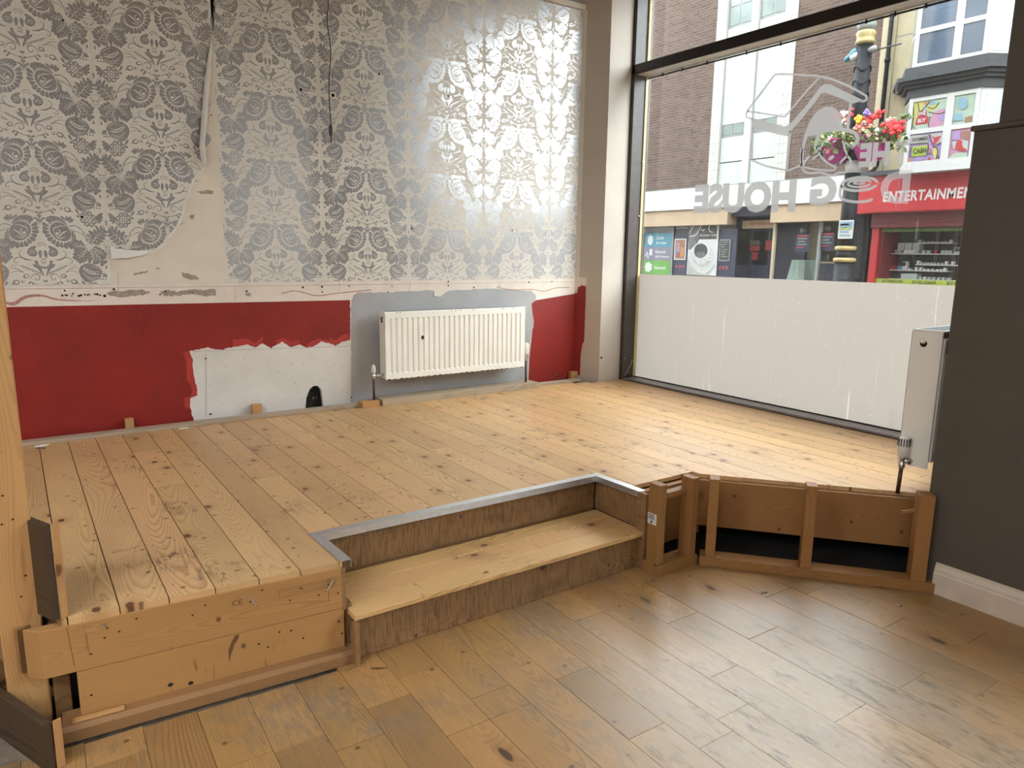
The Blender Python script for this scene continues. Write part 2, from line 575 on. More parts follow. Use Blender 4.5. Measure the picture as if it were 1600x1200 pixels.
M['rad_rust'] = plain('rad_rust', (96, 62, 40), 0.8, 0, 0.2, 60)
M['rad_slot'] = plain('rad_slot', (52, 50, 48), 0.6)
M['plastic_white'] = plain('plastic_white', (232, 228, 220), 0.35)
M['chrome'] = plain('chrome', (200, 200, 198), 0.25, 0.9)
M['pipe'] = plain('pipe', (92, 66, 48), 0.4, 0.5, 0.15, 20)
M['alu'] = plain('alu', (206, 208, 212), 0.34, 0.85, 0.05, 40)
M['steel'] = plain('steel', (120, 116, 112), 0.35, 0.9)
M['ink_black'] = plain('ink_black', (44, 32, 24), 0.8)
M['ink_brown'] = plain('ink_brown', (104, 68, 40), 0.8)
M['white_label'] = plain('white_label', (214, 210, 204), 0.6)
M['cable'] = plain('cable', (86, 82, 80), 0.5)
M['paper_back'] = plain('paper_back', (226, 222, 216), 0.7, 0, 0.03, 20)
M['screw_hole'] = plain('screw_hole', (40, 28, 22), 0.9)


def wallpaper_mats():
    t = NT('wallpaper_ground')
    tc = t.n('ShaderNodeTexCoord').outputs['Object']
    wv = t.noise(t.vmath('MULTIPLY', tc, (900, 900, 220)), 1.0, 1.0)
    big = t.noise(tc, 1.6, 4.0)
    col = t.mix(wv, srgb(214, 209, 199), srgb(226, 221, 212))
    col = t.mix(t.math('MULTIPLY', t.step(big, 0.5, 0.75), 0.35), col, srgb(190, 180, 164))
    g = t.done(t.bsdf(col, 0.7, 0.0, 0.2, wv, 0.06))
    t = NT('wallpaper_ink')
    tc = t.n('ShaderNodeTexCoord').outputs['Object']
    wv = t.noise(t.vmath('MULTIPLY', tc, (700, 700, 240)), 1.0, 1.0)
    col = t.mix(wv, srgb(166, 165, 165), srgb(186, 185, 185))
    k = t.done(t.bsdf(col, t.math('MULTIPLY_ADD', wv, 0.10, 0.24), 0.72, 0.5))
    return g, k


M['paper'], M['paper_ink'] = wallpaper_mats()


def glass_mat():
    t = NT('shop_glass')
    pos = t.n('ShaderNodeNewGeometry').outputs['Position']
    tr = t.n('ShaderNodeBsdfTransparent', {'Color': (0.97, 0.985, 0.98, 1)})
    gl = t.n('ShaderNodeBsdfGlossy', {'Color': (1, 1, 1, 1), 'Roughness': 0.02})
    lw = t.n('ShaderNodeLayerWeight', {'Blend': 0.5})
    fr5 = t.math('MULTIPLY_ADD', t.math('POWER', lw.outputs['Facing'], 5.0), 0.5, 0.03)
    a = t.n('ShaderNodeMixShader', {0: fr5, 1: tr.outputs[0], 2: gl.outputs[0]})
    # dried rain streaks and spots
    st = t.noise(t.vmath('MULTIPLY', pos, (1, 34, 1.3)), 1.0, 4.0, 0.6)
    brk = t.noise(t.vmath('MULTIPLY', pos, (1, 9, 3.0)), 1.0, 3.0)
    sp = t.noise(pos, 62.0, 1.0)
    zone = t.noise(pos, 2.3, 2.0)
    streak = t.math('MULTIPLY', t.step(st, 0.63, 0.74), t.step(brk, 0.46, 0.60))
    spots = t.math('MULTIPLY', t.step(sp, 0.70, 0.77), t.step(zone, 0.42, 0.6))
    dm = t.math('ADD', t.math('MULTIPLY', streak, 0.30), t.math('MULTIPLY', spots, 0.25), clamp=True)
    dm = t.math('ADD', dm, 0.015, clamp=True)
    df = t.n('ShaderNodeBsdfDiffuse', {'Color': (0.14, 0.14, 0.135, 1)})
    tl = t.n('ShaderNodeBsdfTranslucent', {'Color': (0.22, 0.22, 0.21, 1)})
    film = t.n('ShaderNodeMixShader', {0: 0.55, 1: df.outputs[0], 2: tl.outputs[0]})
    b = t.n('ShaderNodeMixShader', {0: dm, 1: a.outputs[0], 2: film.outputs[0]})
    return t.done(b.outputs[0])


def film_mat(name, col, through, gloss=0.06, seethrough=0.0, streaks=False):
    t = NT(name)
    pos = t.n('ShaderNodeNewGeometry').outputs['Position']
    c = srgb(*col)
    if streaks:
        st = t.noise(t.vmath('MULTIPLY', pos, (1, 30, 1.2)), 1.0, 4.0, 0.6)
        brk = t.noise(t.vmath('MULTIPLY', pos, (1, 8, 2.6)), 1.0, 3.0)
        m_ = t.math('MULTIPLY', t.step(st, 0.58, 0.74), t.step(brk, 0.42, 0.62))
        sp_ = t.step(t.noise(pos, 58.0, 1.0), 0.72, 0.78)
        m_ = t.math('ADD', t.math('MULTIPLY', m_, 0.6), t.math('MULTIPLY', sp_, 0.4), clamp=True)
        c = t.mix(m_, c, srgb(188, 181, 172))
    df = t.n('ShaderNodeBsdfDiffuse', {'Color': c})
    tl = t.n('ShaderNodeBsdfTranslucent', {'Color': c})
    a = t.n('ShaderNodeMixShader', {0: through, 1: df.outputs[0], 2: tl.outputs[0]})
    gl = t.n('ShaderNodeBsdfGlossy', {'Roughness': 0.25})
    b = t.n('ShaderNodeMixShader', {0: gloss, 1: a.outputs[0], 2: gl.outputs[0]})
    if seethrough > 0:
        tr = t.n('ShaderNodeBsdfTransparent')
        b = t.n('ShaderNodeMixShader', {0: seethrough, 1: b.outputs[0], 2: tr.outputs[0]})
    return t.done(b.outputs[0])


M['glass'] = glass_mat()
M['frost'] = film_mat('frosted_film', (139, 130, 122), 0.80, 0.03, 0.0, True)
M['decal'] = film_mat('decal_vinyl', (130, 126, 124), 0.62, 0.05, 0.10)
M['decal_torn'] = film_mat('decal_torn', (140, 134, 134), 0.6, 0.05, 0.42)


def brick_mat():
    t = NT('brown_brick')
    pos = t.n('ShaderNodeNewGeometry').outputs['Position']
    s = t.n('ShaderNodeSeparateXYZ', {0: pos})
    v = t.n('ShaderNodeCombineXYZ', {0: s.outputs[1], 1: s.outputs[2], 2: 0.0}).outputs[0]
    b = t.n('ShaderNodeTexBrick', {'Vector': v, 'Scale': 1.0, 'Mortar Size': 0.007, 'Brick Width': 0.23, 'Row Height': 0.075,
                                   'Color1': srgb(60, 47, 42), 'Color2': srgb(80, 65, 58), 'Mortar': srgb(96, 88, 82), 'Bias': 0.0})
    n_ = t.noise(v, 1.2, 4.0)
    col = t.mix(t.math('MULTIPLY', n_, 0.5), b.outputs[0], srgb(70, 57, 51))
    return t.done(t.bsdf(col, 0.9, 0, 0.2))


M['brick'] = brick_mat()
_first_out = set(M)
M['cream_render'] = plain('cream_render', (232, 216, 178), 0.85, 0, 0.05, 2)
M['white_tile'] = plain('white_tile', (244, 242, 232), 0.5, 0, 0.03, 3)
M['spandrel'] = plain('spandrel', (232, 240, 236), 0.5, 0, 0.03, 2)
M['upvc'] = plain('upvc', (250, 250, 248), 0.4, 0, 0.02, 3)
M['frame_grey'] = plain('frame_grey', (170, 176, 172), 0.5)
M['pane_pale'] = plain('pane_pale', (166, 186, 184), 0.12, 0, 0.15, 1.5, 0, 0.8)
M['pane_blue'] = plain('pane_blue', (104, 122, 146), 0.08, 0, 0.2, 1.0, 0, 0.9)
M['pane_dark'] = plain('pane_dark', (44, 48, 56), 0.08, 0, 0.3, 2, 0, 0.8)
M['slate'] = plain('slate', (70, 72, 78), 0.7, 0, 0.15, 5)
M['shop_red'] = plain('shop_red', (222, 34, 48), 0.4, 0, 0.03, 3)
M['shutter_red'] = plain('shutter_red', (150, 34, 44), 0.5, 0, 0.08, 6)
M['fascia_white'] = plain('fascia_white', (252, 252, 250), 0.5, 0, 0.01, 3)
M['fascia_beige'] = plain('fascia_beige', (226, 196, 160), 0.6, 0, 0.04, 3)
M['navy'] = plain('navy', (36, 48, 86), 0.45, 0, 0.12, 4)
M['black_paint'] = plain('black_paint', (46, 48, 54), 0.6, 0, 0.15, 8, 0, 0.15)
M['gold'] = plain('gold', (214, 190, 120), 0.5, 0, 0.1, 20)
M['letter_white'] = plain('letter_white', (250, 250, 250), 0.5, 0, 0.01, 3)
M['sign_blue'] = plain('sign_blue', (70, 168, 200), 0.5)
M['sign_violet'] = plain('sign_violet', (150, 144, 172), 0.5)
M['sign_green'] = plain('sign_green', (112, 192, 70), 0.5)
M['sign_red'] = plain('sign_red', (214, 60, 70), 0.5)
M['script_red'] = plain('script_red', (190, 60, 44), 0.5)
M['mint_cloth'] = plain('mint_cloth', (196, 220, 208), 0.8)
M['slat_cream'] = plain('slat_cream', (216, 208, 180), 0.6)
M['photo_grey'] = plain('photo_grey', (130, 130, 132), 0.5, 0, 0.3, 9)
M['photo_dark'] = plain('photo_dark', (62, 60, 62), 0.5, 0, 0.3, 9)
M['cup_white'] = plain('cup_white', (236, 236, 236), 0.5)
M['pavement'] = plain('pavement', (168, 160, 150), 0.9, 0, 0.08, 3)
M['magenta'] = plain('magenta', (186, 40, 140), 0.5, 0, 0.1, 10)
M['leaf'] = plain('leaf', (96, 124, 58), 0.6, 0, 0.3, 30)
M['leaf_pale'] = plain('leaf_pale', (168, 176, 104), 0.6, 0, 0.3, 30)
M['fl_red'] = plain('fl_red', (222, 38, 46), 0.6)
M['fl_pink'] = plain('fl_pink', (236, 150, 140), 0.6)
M['fl_white'] = plain('fl_white', (245, 240, 236), 0.6)
M['fl_yellow'] = plain('fl_yellow', (246, 190, 30), 0.6)
M['fl_violet'] = plain('fl_violet', (140, 120, 220), 0.6)
for _n, _c in dict(c_mint=(196, 222, 200), c_yellow=(226, 222, 110), c_pink=(226, 160, 196), c_lilac=(190, 160, 216), c_orange=(226, 160, 96),
                   c_blue=(150, 196, 220), c_red=(214, 50, 58), c_green=(190, 214, 60), c_grey=(206, 208, 206), c_brown=(176, 128, 96)).items():
    M[_n] = plain(_n, _c, 0.5, 0, 0.03, 4)

# outdoor paints scaled darker in place of dimmer street light, plants less
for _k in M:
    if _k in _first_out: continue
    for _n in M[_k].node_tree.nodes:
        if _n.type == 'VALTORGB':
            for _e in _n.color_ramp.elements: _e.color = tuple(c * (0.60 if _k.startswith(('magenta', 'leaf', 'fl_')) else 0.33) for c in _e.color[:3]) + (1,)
# ------------------------------------------------------------------ the room shell
PT = 0.374            # height of the platform
WY = 4.84             # face of the wallpaper wall
GX = 4.55             # glass of the shop window
wp = lambda px, py: (lambda q: (q[0], q[2]))(onY(px, py, WY))
RX = 3.28             # face of the boxed wall on the right
RY = 1.432            # its far end


def at_wall(d):
    return lambda a, b: (a, WY - d, b)


# --- lower floor: oak planks on a grey screed
fl = box('floor', -4.6, 4.6, -4.2, 4.84, -0.10, -0.016, M['subfloor'])
tag(fl, None, None, None, 'structure')
rowx = [0.204, 0.361, 0.517, 0.672, 0.828, 0.984, 1.140, 1.297, 1.450, 1.602, 1.757, 1.912, 2.068, 2.250, 2.430, 2.604, 2.78, 2.95, 3.12, 3.30]
while rowx[0] > -1.2: rowx.insert(0, rowx[0] - 0.157)
joints_px = [(651, 1051), (767, 1080), (895, 1051), (1185, 992), (1063, 966), (1380, 982), (1418, 1067), (1333, 1110),
             (1151, 1108), (1015, 1139), (1512, 1005), (1502, 1154), (1200, 932), (470.6, 1160), (700, 1150), (1290, 915), (1020, 905)]
jp = [onZ(a, b, 0) for a, b in joints_px]
FL_ANG = math.radians(-1.2)          # the planks run very slightly off square
rf = random.Random(11)
for i in range(len(rowx) - 1):
    a, b = rowx[i], rowx[i + 1]
    js = sorted(q[1] for q in jp if a <= q[0] + (2 - q[1]) * 0.021 < b)
    top = 2.312 - 0.0806 * (a + b) / 2 if b < 0.9 else 2.46
    if a > 2.58: top = 2.13 - ((a + b) / 2 - 2.605) * 1.188 + 0.10
    elif a > 2.2: top = 2.29
    if not js: js = [rf.uniform(0.9, 1.9)]
    ys = list(js)
    while ys[0] > -0.6: ys.insert(0, ys[0] - rf.uniform(0.55, 1.15))
    while ys[-1] < top: ys.append(ys[-1] + rf.uniform(0.7, 1.15))
    ys[-1] = top
    if ys[-1] - ys[-2] < 0.05: ys.pop(-2)
    for y0, y1 in zip(ys, ys[1:]):
        if y1 <= y0 + 0.02: continue
        g = 0.0006
        xa = a + (y0 - 2) * 0.021; 
        timber('plank', (a + (y0 - 2) * 0.021 + g, y0 + g, -0.0155 + rf.uniform(-0.0006, 0.0004)), (math.cos(FL_ANG), math.sin(FL_ANG), 0), (-math.sin(FL_ANG), math.cos(FL_ANG), 0),
               (b - a) - 2 * g, (y1 - y0) - 2 * g, 0.0155, M['oak'], fl, 0.0007)

# --- wallpaper wall with the hole low down
def holeloop():
    pts = [(477, 640), (479, 620), (484, 608), (490, 603), (497, 603), (502, 609), (504, 622), (506, 640)]
    return [wp(*p) for p in pts]


H_ = holeloop()
outer = [(-4.6, -0.1), (4.45, -0.1), (4.45, 3.75), (-4.6, 3.75)]
wall_back = slab('wall_back', [outer, H_], lambda a, b, d: (a, WY + d, b), 0.03, M['plaster_lower'])
tag(wall_back, None, None, None, 'structure')
box('hole_lining', 1.3, 2.1, WY + 0.03, WY + 0.20, 0.2, 0.75, M['void_shade'], wall_back)
box('wall_core', -4.6, 4.45, WY + 0.20, WY + 0.3, -0.1, 3.75, M['room'], wall_back)

# wall paint: the red dado with a rolled edge, grey behind the radiator, the white batten line
rp = random.Random(3)
red_edge = [(547, 531), (536, 533), (524, 540), (514, 536), (502, 533), (490, 541), (478, 543), (467, 538), (455, 542), (441, 533), (433, 538),
            (423, 544), (410, 536), (398, 543), (388, 538), (364, 542), (346, 547), (325, 543), (296, 549), (301, 563), (302, 588), (308, 609), (308, 618),
            (297, 621), (297, 637), (302, 655)]
ZR0, ZR1 = 1.141, 1.127
redpoly = [(-1.6, 1.146), wp(0, 480), wp(300, 474), wp(547, 469)] + [wp(*p) for p in red_edge] + [(wp(302, 655)[0], 0.30), (-1.6, 0.30)]
core = redpoly[3:-2]
red_j = redpoly[:3] + rough_open(core, 0.012, 0.0035, rp) + redpoly[-2:]
sheet('red_paint', [[red_j]], at_wall(0.0006), M['red_paint'], wall_back)
thin = []
for a, b in ((12, 15), (7, 10), (3, 6), (0, 3)):
    seg = [wp(*p) for p in red_edge[a:b + 1]]
    up = [(x + rp.uniform(-0.01, 0.01), z + rp.uniform(0.02, 0.05)) for x, z in seg]
    thin.append([rough_edge(seg + up[::-1], 0.015, 0.004, rp)])
seg = [wp(*p) for p in red_edge[18:25]]
thin.append([rough_edge(seg + [(x - rp.uniform(0.03, 0.045), z) for x, z in seg][::-1], 0.02, 0.004, rp)])
sheet('thin_red_brushwork', thin, at_wall(0.0009), M['red_thin'], wall_back)
red_r = [wp(832, 470), (4.035, 1.128), (4.035, 0.30), (wp(825, 592)[0], 0.30), wp(827, 560), wp(833, 505), wp(830, 477)]
sheet('red_paint', [[red_r]], at_wall(0.0006), M['red_paint'], wall_back)
grey = [(548, 634), (549, 560), (548, 500), (549, 470), (552, 461), (558, 457), (600, 457), (676, 453), (680, 460), (691, 460), (700, 454), (760, 451), (800, 452),
        (830, 455), (838, 462), (836, 470), (830, 474), (832, 490), (834, 505), (829, 530), (827, 552), (824, 596)]
gp_ = [wp(*p) for p in grey]
gp_ = [gp_[0]] + rough_open(gp_[1:-1], 0.02, 0.004, rp) + [(gp_[-1][0], 0.36), (gp_[0][0], 0.36)]
sheet('grey_paint', [[gp_]], at_wall(0.0010), M['grey_paint'], wall_back)
band = [(-1.6, 1.272), wp(0, 449), wp(300, 443), (4.035, 1.262), (4.035, 1.128), wp(835, 461), wp(547, 469.5), wp(300, 474), wp(0, 481), (-1.6, 1.146)]
sheet('white_dado_line', [[band]], at_wall(0.0004), M['dado_white'], wall_back)
marks = []
for q in ([(166, 458), (178, 454), (190, 455), (205, 452), (222, 453), (236, 457), (226, 461), (200, 463), (186, 465), (172, 462)],
          [(250, 455), (262, 453), (276, 456), (300, 452), (318, 453), (337, 452), (338, 461), (318, 463), (300, 459), (280, 462), (256, 462)],
          [(383, 458), (388, 456), (392, 459), (389, 463), (384, 462)]):
    marks.append([rough_edge([wp(*p) for p in q], 0.012, 0.004, rp)])
sheet('filler_smears', marks, at_wall(0.0016), M['filler'], wall_back)
lines = []
for q, w_ in (([(0, 469), (20, 475), (40, 464), (65, 462), (90, 468), (130, 470), (150, 469)], [.004, .02, .016, .012, .008, .003, .002]),
              ([(440, 459), (455, 455), (470, 456), (495, 462), (520, 459), (548, 456), (580, 453)], .006),
              ([(775, 448), (800, 453), (830, 452), (850, 455), (868, 450), (890, 449)], .006)):
    sp_ = spline(q, 5)
    ws = np.interp(np.linspace(0, 1, len(sp_)), np.linspace(0, 1, len(w_)), w_).tolist() if isinstance(w_, list) else w_
    lines.append([ribbon([wp(*p) for p in sp_], ws)])
sheet('red_drip_lines', lines, at_wall(0.0013), M['red_stain'], wall_back)
scr = []
for q in [(0, 452, 895, 440.5), (184, 428, 185, 470), (367, 446, 367, 471), (530, 440, 530, 455), (640, 439, 640, 456), (322, 552, 322, 650), (300, 549, 545, 541), (780, 438, 780, 452), (668, 439, 668, 448)]:
    scr.append([ribbon([wp(q[0], q[1]), wp(q[2], q[3])], 0.0022)])
sheet('pencil_lines', scr, at_wall(0.0018), M['filler'], wall_back)
pts = [(97 + 5 * i + rp.uniform(-3, 3), 460.5 + rp.uniform(-2, 2)) for i in range(14)] + [(178, 452), (250, 460), (258, 455), (300, 458), (385, 455), (473, 449), (503, 456), (503, 448),
      (101, 454), (545, 447), (606, 456), (612, 447), (700, 446), (700, 440), (740, 449), (780, 446), (826, 441), (862, 440), (321, 560), (328, 647), (549, 621), (330, 647),
      (98, 32), (128, 339), (494, 0), (592, 116), (641, 126), (643, 357), (800, 360), (700, 150), (470, 140), (330, 180), (840, 235)]
hol = []
for p in pts:
    c = wp(*p); r_ = rp.uniform(0.004, 0.009)
    hol.append([[(c[0] + r_ * math.cos(k * 1.047), c[1] + r_ * math.sin(k * 1.047)) for k in range(6)]])
sheet('nail_holes', hol, at_wall(0.0042), M['screw_hole'], wall_back)
dirt = []
for _ in range(46):
    c = wp(rp.uniform(325, 545), rp.uniform(560, 640)); L_ = rp.uniform(0.004, 0.02); a_ = rp.uniform(0.3, 1.4)
    dirt.append([ribbon([(c[0], c[1]), (c[0] + L_ * math.cos(a_), c[1] + L_ * math.sin(a_))], rp.uniform(.0015, .004))])
sheet('scuff_marks', dirt, at_wall(0.0008), M['filler'], wall_back)
chips = []
for _ in range(60):
    c = wp(rp.uniform(5, 540), rp.uniform(480, 640)); r_ = rp.uniform(0.0015, 0.005)
    if c[0] > 0.93 and c[1] < 0.9: continue
    chips.append([[(c[0] + r_ * math.cos(k * 1.25), c[1] + r_ * math.sin(k * 1.25)) for k in range(5)]])
sheet('paint_chips', chips, at_wall(0.0011), M['red_thin'], wall_back)
sp = [wp(678, 455), wp(690, 455), wp(690, 463), wp(678, 463)]
slab('plaster_plug', [sp], lambda a, b, d: (a, WY - d, b), 0.006, M['plaster'], wall_back)

# --- wallpaper: drops of paper, the second one torn and peeling
SEAM0, DROP = 0.4885, 0.6490
HALF = DROP / 2
PERIOD = 0.4035
ZT, ZB = 3.425, 1.262
tear = [(338, -4), (336, 20), (332, 60), (330, 100), (327, 150), (322, 200), (318, 226), (320, 248), (319, 262), (312, 268), (303, 280), (299, 292), (290, 312), (286, 335), (277, 352), (264, 372), (252, 386),
        (240, 393), (222, 399), (200, 402), (174, 404)]
tear_w = [wp(*p) for p in tear]
tear_w = tear_w[:12] + rough_open(tear_w[12:], 0.02, 0.003, rp) + [(SEAM0 + 0.001, tear_w[-1][1])]
bare = tear_w + [(SEAM0, ZB), (SEAM0 + DROP, ZB), (SEAM0 + DROP, ZT)]
TW = 0.0012
sheet('bare_skim_patch', [[bare]], at_wall(0.0003), M['skim_bare'], wall_back)
smud = []
for q in ([(307, 300), (316, 299), (322, 297), (333, 298), (332, 304), (326, 303), (314, 303)], [(283, 425), (292, 427), (304, 430), (312, 436), (298, 437), (286, 433)],
          [(296, 337), (303, 335), (304, 341), (298, 343)], [(243, 417), (250, 419), (247, 422)], [(207, 428), (230, 423), (232, 425), (210, 430)]):
    smud.append([rough_edge([wp(*p) for p in q], 0.01, 0.003, rp)])
sheet('filler_smears', smud, at_wall(0.0006), M['filler'], wall_back)


def in_poly(p, poly):
    c = False
    for i in range(len(poly)):
        (x1, y1), (x2, y2) = poly[i], poly[i - 1]
        if (y1 > p[1]) != (y2 > p[1]) and p[0] < (x2 - x1) * (p[1] - y1) / (y2 - y1) + x1: c = not c
    return c


WEND = 4.035
k0 = -3
for k in range(k0, 6):
    a, b = SEAM0 + k * DROP, min(SEAM0 + (k + 1) * DROP, WEND)
    if a >= WEND: break
    if k == 0:
        lp = [(a + .0004, ZT)] + tear_w[0:] + [(a + .0004, tear_w[-1][1])]
        lp = [(a + .0004, ZT), (tear_w[0][0], ZT)] + tear_w[1:]
    else:
        lp = [(a + .0004, ZB), (b - .0004, ZB), (b - .0004, ZT), (a + .0004, ZT)]
    slab('wallpaper_drop', [lp], lambda x, z, d: (x, WY - d, z), TW, M['paper'], wall_back)
# white torn rim of the paper
rim = ribbon(tear_w[6:], [0.010 + 0.006 * math.sin(i * 1.7) for i in range(len(tear_w[6:]))])
sheet('torn_paper_rim', [[rim]], at_wall(0.0032), M['paper_back'], wall_back)

# the damask print: motifs drawn for half a repeat and mirrored about every seam
G = lambda x, y: (130 + x / 6.0, 90 + y / 6.0)


def uv(x, y):
    q = wp(*G(x, y))
    return (q[0] - SEAM0, q[1])


INK, CUT = [], []


def ink(pts, n=0, closed=True):
    p = spline(pts, n, True) if n else pts
    INK.append([uv(*q) for q in p])


def stroke(pts, w, n=5, cut=False):
    p = spline(pts, n) if n else pts
    if isinstance(w, (list, tuple)):
        w = np.interp(np.linspace(0, 1, len(p)), np.linspace(0, 1, len(w)), w).tolist()
    (CUT if cut else INK).append([uv(*q) for q in ribbon(p, w)])


def disc(cx, cy, rx, ry=None, n=14, cut=False, rot=0.0):
    ry = ry or rx
    c, s = math.cos(rot), math.sin(rot)
    (CUT if cut else INK).append([uv(cx + rx * math.cos(t) * c - ry * math.sin(t) * s, cy + rx * math.cos(t) * s + ry * math.sin(t) * c)
                                  for t in [2 * math.pi * i / n for i in range(n)]])


def leaflet(x0, y0, x1, y1, w):
    """pointed-oval leaflet from base to tip"""
    dx, dy = x1 - x0, y1 - y0
    nx, ny = -dy, dx
    q = math.hypot(dx, dy); nx /= q; ny /= q
    ink([(x0, y0), (x0 + dx * .35 + nx * w * .8, y0 + dy * .35 + ny * w * .8), (x0 + dx * .75 + nx * w, y0 + dy * .75 + ny * w), (x1, y1),
         (x0 + dx * .75 - nx * w, y0 + dy * .75 - ny * w), (x0 + dx * .35 - nx * w * .8, y0 + dy * .35 - ny * w * .8)], 3)


# big rosette
cx, cy = 530, 322
disc(cx, cy, 90, 88, 22)
for i in range(10):
    a = math.radians(-22 + i * 15.2)
    r0, r1 = 101, 158 - 6 * (i % 2)
    hw = math.radians(6.6)
    pts = []
    for t, r in ((-hw * .55, r0), (-hw, r0 + 22), (-hw * 1.05, r1 - 10), (0, r1), (hw * 1.05, r1 - 10), (hw, r0 + 22), (hw * .55, r0)):
        pts.append((cx + r * math.cos(a + t), cy + r * math.sin(a + t)))
    ink(pts, 2)
ink([(462, 250), (482, 208), (530, 182), (590, 182), (632, 205), (640, 232), (622, 248), (612, 268), (585, 240), (545, 226), (500, 234)], 3)
ink([(430, 290), (406, 330), (408, 380), (432, 424), (470, 444), (505, 440), (500, 420), (462, 402), (440, 360), (436, 315)], 3)
for i in range(7):
    a = math.radians(-120 + i * 13); disc(cx + 108 * math.cos(a), cy + 106 * math.sin(a), 5, 5, 6, True)
for i in range(7):
    a = math.radians(130 + i * 11); disc(cx + 112 * math.cos(a), cy + 110 * math.sin(a), 5, 5, 6, True)
stroke([(470, 300), (515, 330), (560, 372), (600, 350)], [4, 12, 8, 3], cut=True)
stroke([(480, 262), (530, 268), (585, 300), (590, 330)], [3, 7, 9, 4], cut=True)
stroke([(500, 365), (540, 385), (580, 385)], [3, 8, 3], cut=True)
stroke([(555, 300), (535, 315), (552, 345)], [3, 9, 4], cut=True)
disc(566, 342, 15, 15, 10, True)
disc(566, 342, 8, 8, 8)
for a in (-60, -20, 30, 75): leaflet(440, 205, 440 + 48 * math.cos(math.radians(a - 95)), 205 + 48 * math.sin(math.radians(a - 95)), 11)
leaflet(452, 208, 512, 170, 10); leaflet(446, 222, 404, 190, 10)
# stem loop
stroke([(308, 356), (322, 310), (350, 265), (400, 244), (455, 262)], [9, 7, 6, 7, 9])
stroke([(325, 330), (370, 305), (440, 288)], [4, 6, 8])
stroke([(330, 322), (338, 285), (372, 256)], 4)
# leaf cluster
def leaf(base, tip, side, teeth, w):
    """an acanthus lobe: a body with pointed teeth swept towards the tip"""
    dx, dy = tip[0] - base[0], tip[1] - base[1]
    q = math.hypot(dx, dy); ux, uy = dx / q, dy / q; nx, ny = -uy, ux
    leaflet(base[0], base[1], tip[0], tip[1], w * .42)
    for i in range(teeth):
        t = 0.16 + 0.62 * i / max(1, teeth - 1)
        wd = w * math.sin(math.pi * min(1, 0.22 + t * 0.8)) ** 0.7 * 1.05
        for s_ in (1, -1):
            bx, by = base[0] + ux * q * t, base[1] + uy * q * t
            leaflet(bx, by, bx + nx * wd * s_ + ux * q * .20, by + ny * wd * s_ + uy * q * .20, 9 + w * .10)
    stroke([base, (base[0] + dx * .5 + nx * 4, base[1] + dy * .5 + ny * 4), (base[0] + dx * .85, base[1] + dy * .85)], [7, 5, 2], 3, True)
    for i in range(6):
        t = 0.26 + 0.08 * i; s_ = (-1) ** i * w * 0.22
        disc(base[0] + dx * t + nx * s_, base[1] + dy * t + ny * s_, 6, 5, 6, True)


leaf((292, 420), (118, 225), 1, 5, 62)
leaf((302, 415), (252, 272), 1, 3, 30)
leaf((285, 436), (148, 500), 1, 4, 46)
leaf((292, 445), (178, 592), 1, 4, 62)
leaf((300, 448), (262, 600), 1, 3, 40)
leaf((312, 440), (440, 585), 1, 5, 66)
leaf((316, 428), (478, 440), 1, 4, 56)
leaflet(300, 520, 325, 598, 14)
leaflet(168, 596, 172, 636, 9)
# pomegranate
ink([(290, 602), (340, 596), (392, 620), (426, 660), (432, 706), (412, 756), (380, 784), (350, 776), (300, 762), (262, 740), (236, 704), (216, 668), (236, 630)], 3)
stroke([(248, 690), (300, 700), (352, 686), (392, 648)], [5, 8, 8, 6], cut=True)
stroke([(255, 668), (300, 676), (345, 660), (378, 632)], [4, 6, 6, 4], cut=True)
for i in range(5): disc(290 + i * 22, 690 - i * 9, 9, 7, 7, True)
stroke([(262, 725), (310, 738), (360, 728), (405, 690)], [3, 6, 6, 3], cut=True)
stroke([(290, 752), (330, 756), (372, 742)], [3, 6, 3], cut=True)
stroke([(235, 655), (265, 630), (310, 615)], [3, 5, 3], cut=True)
for i in range(9): disc(186 + 26 * (i % 3) + 6 * (i // 3), 690 + 25 * (i // 3), 9, 8, 7)
for a in (190, 225, 260): leaflet(210, 712, 210 + 44 * math.cos(math.radians(a)), 712 + 36 * math.sin(math.radians(a)), 7)
# daisy
for i in range(8):
    a = math.radians(i * 45 + 22)
    ex, ey = 320 + 80 * math.cos(a), 852 + 80 * math.sin(a)
    leaflet(320 + 26 * math.cos(a), 852 + 26 * math.sin(a), ex, ey, 22)
    disc(320 + 55 * math.cos(a), 852 + 55 * math.sin(a), 15, 7, 8, True, a)
disc(320, 852, 20, 20, 12); disc(320, 852, 11, 11, 8, True); disc(320, 852, 5, 5, 6)
for (x, y) in ((172, 782), (176, 818), (186, 856), (214, 884)): leaflet(250, 832, x, y, 13)
leaflet(395, 820, 420, 770, 12); leaflet(395, 850, 418, 830, 11); leaflet(270, 905, 244, 935, 10)
# sprig of buds on the right of the daisy
stroke([(432, 650), (490, 660), (556, 706)], [3, 6, 6]); stroke([(440, 700), (490, 684), (545, 700)], [3, 5, 5])
for (x, y, r) in ((490, 788, 32), (572, 740, 27), (546, 784, 17)):
    disc(x, y, r, r * .78, 10); disc(x + 4, y - 2, r * .55, r * .4, 8, True); disc(x + 5, y - 1, r * .3, r * .22, 6)
leaflet(465, 800, 448, 806, 6)
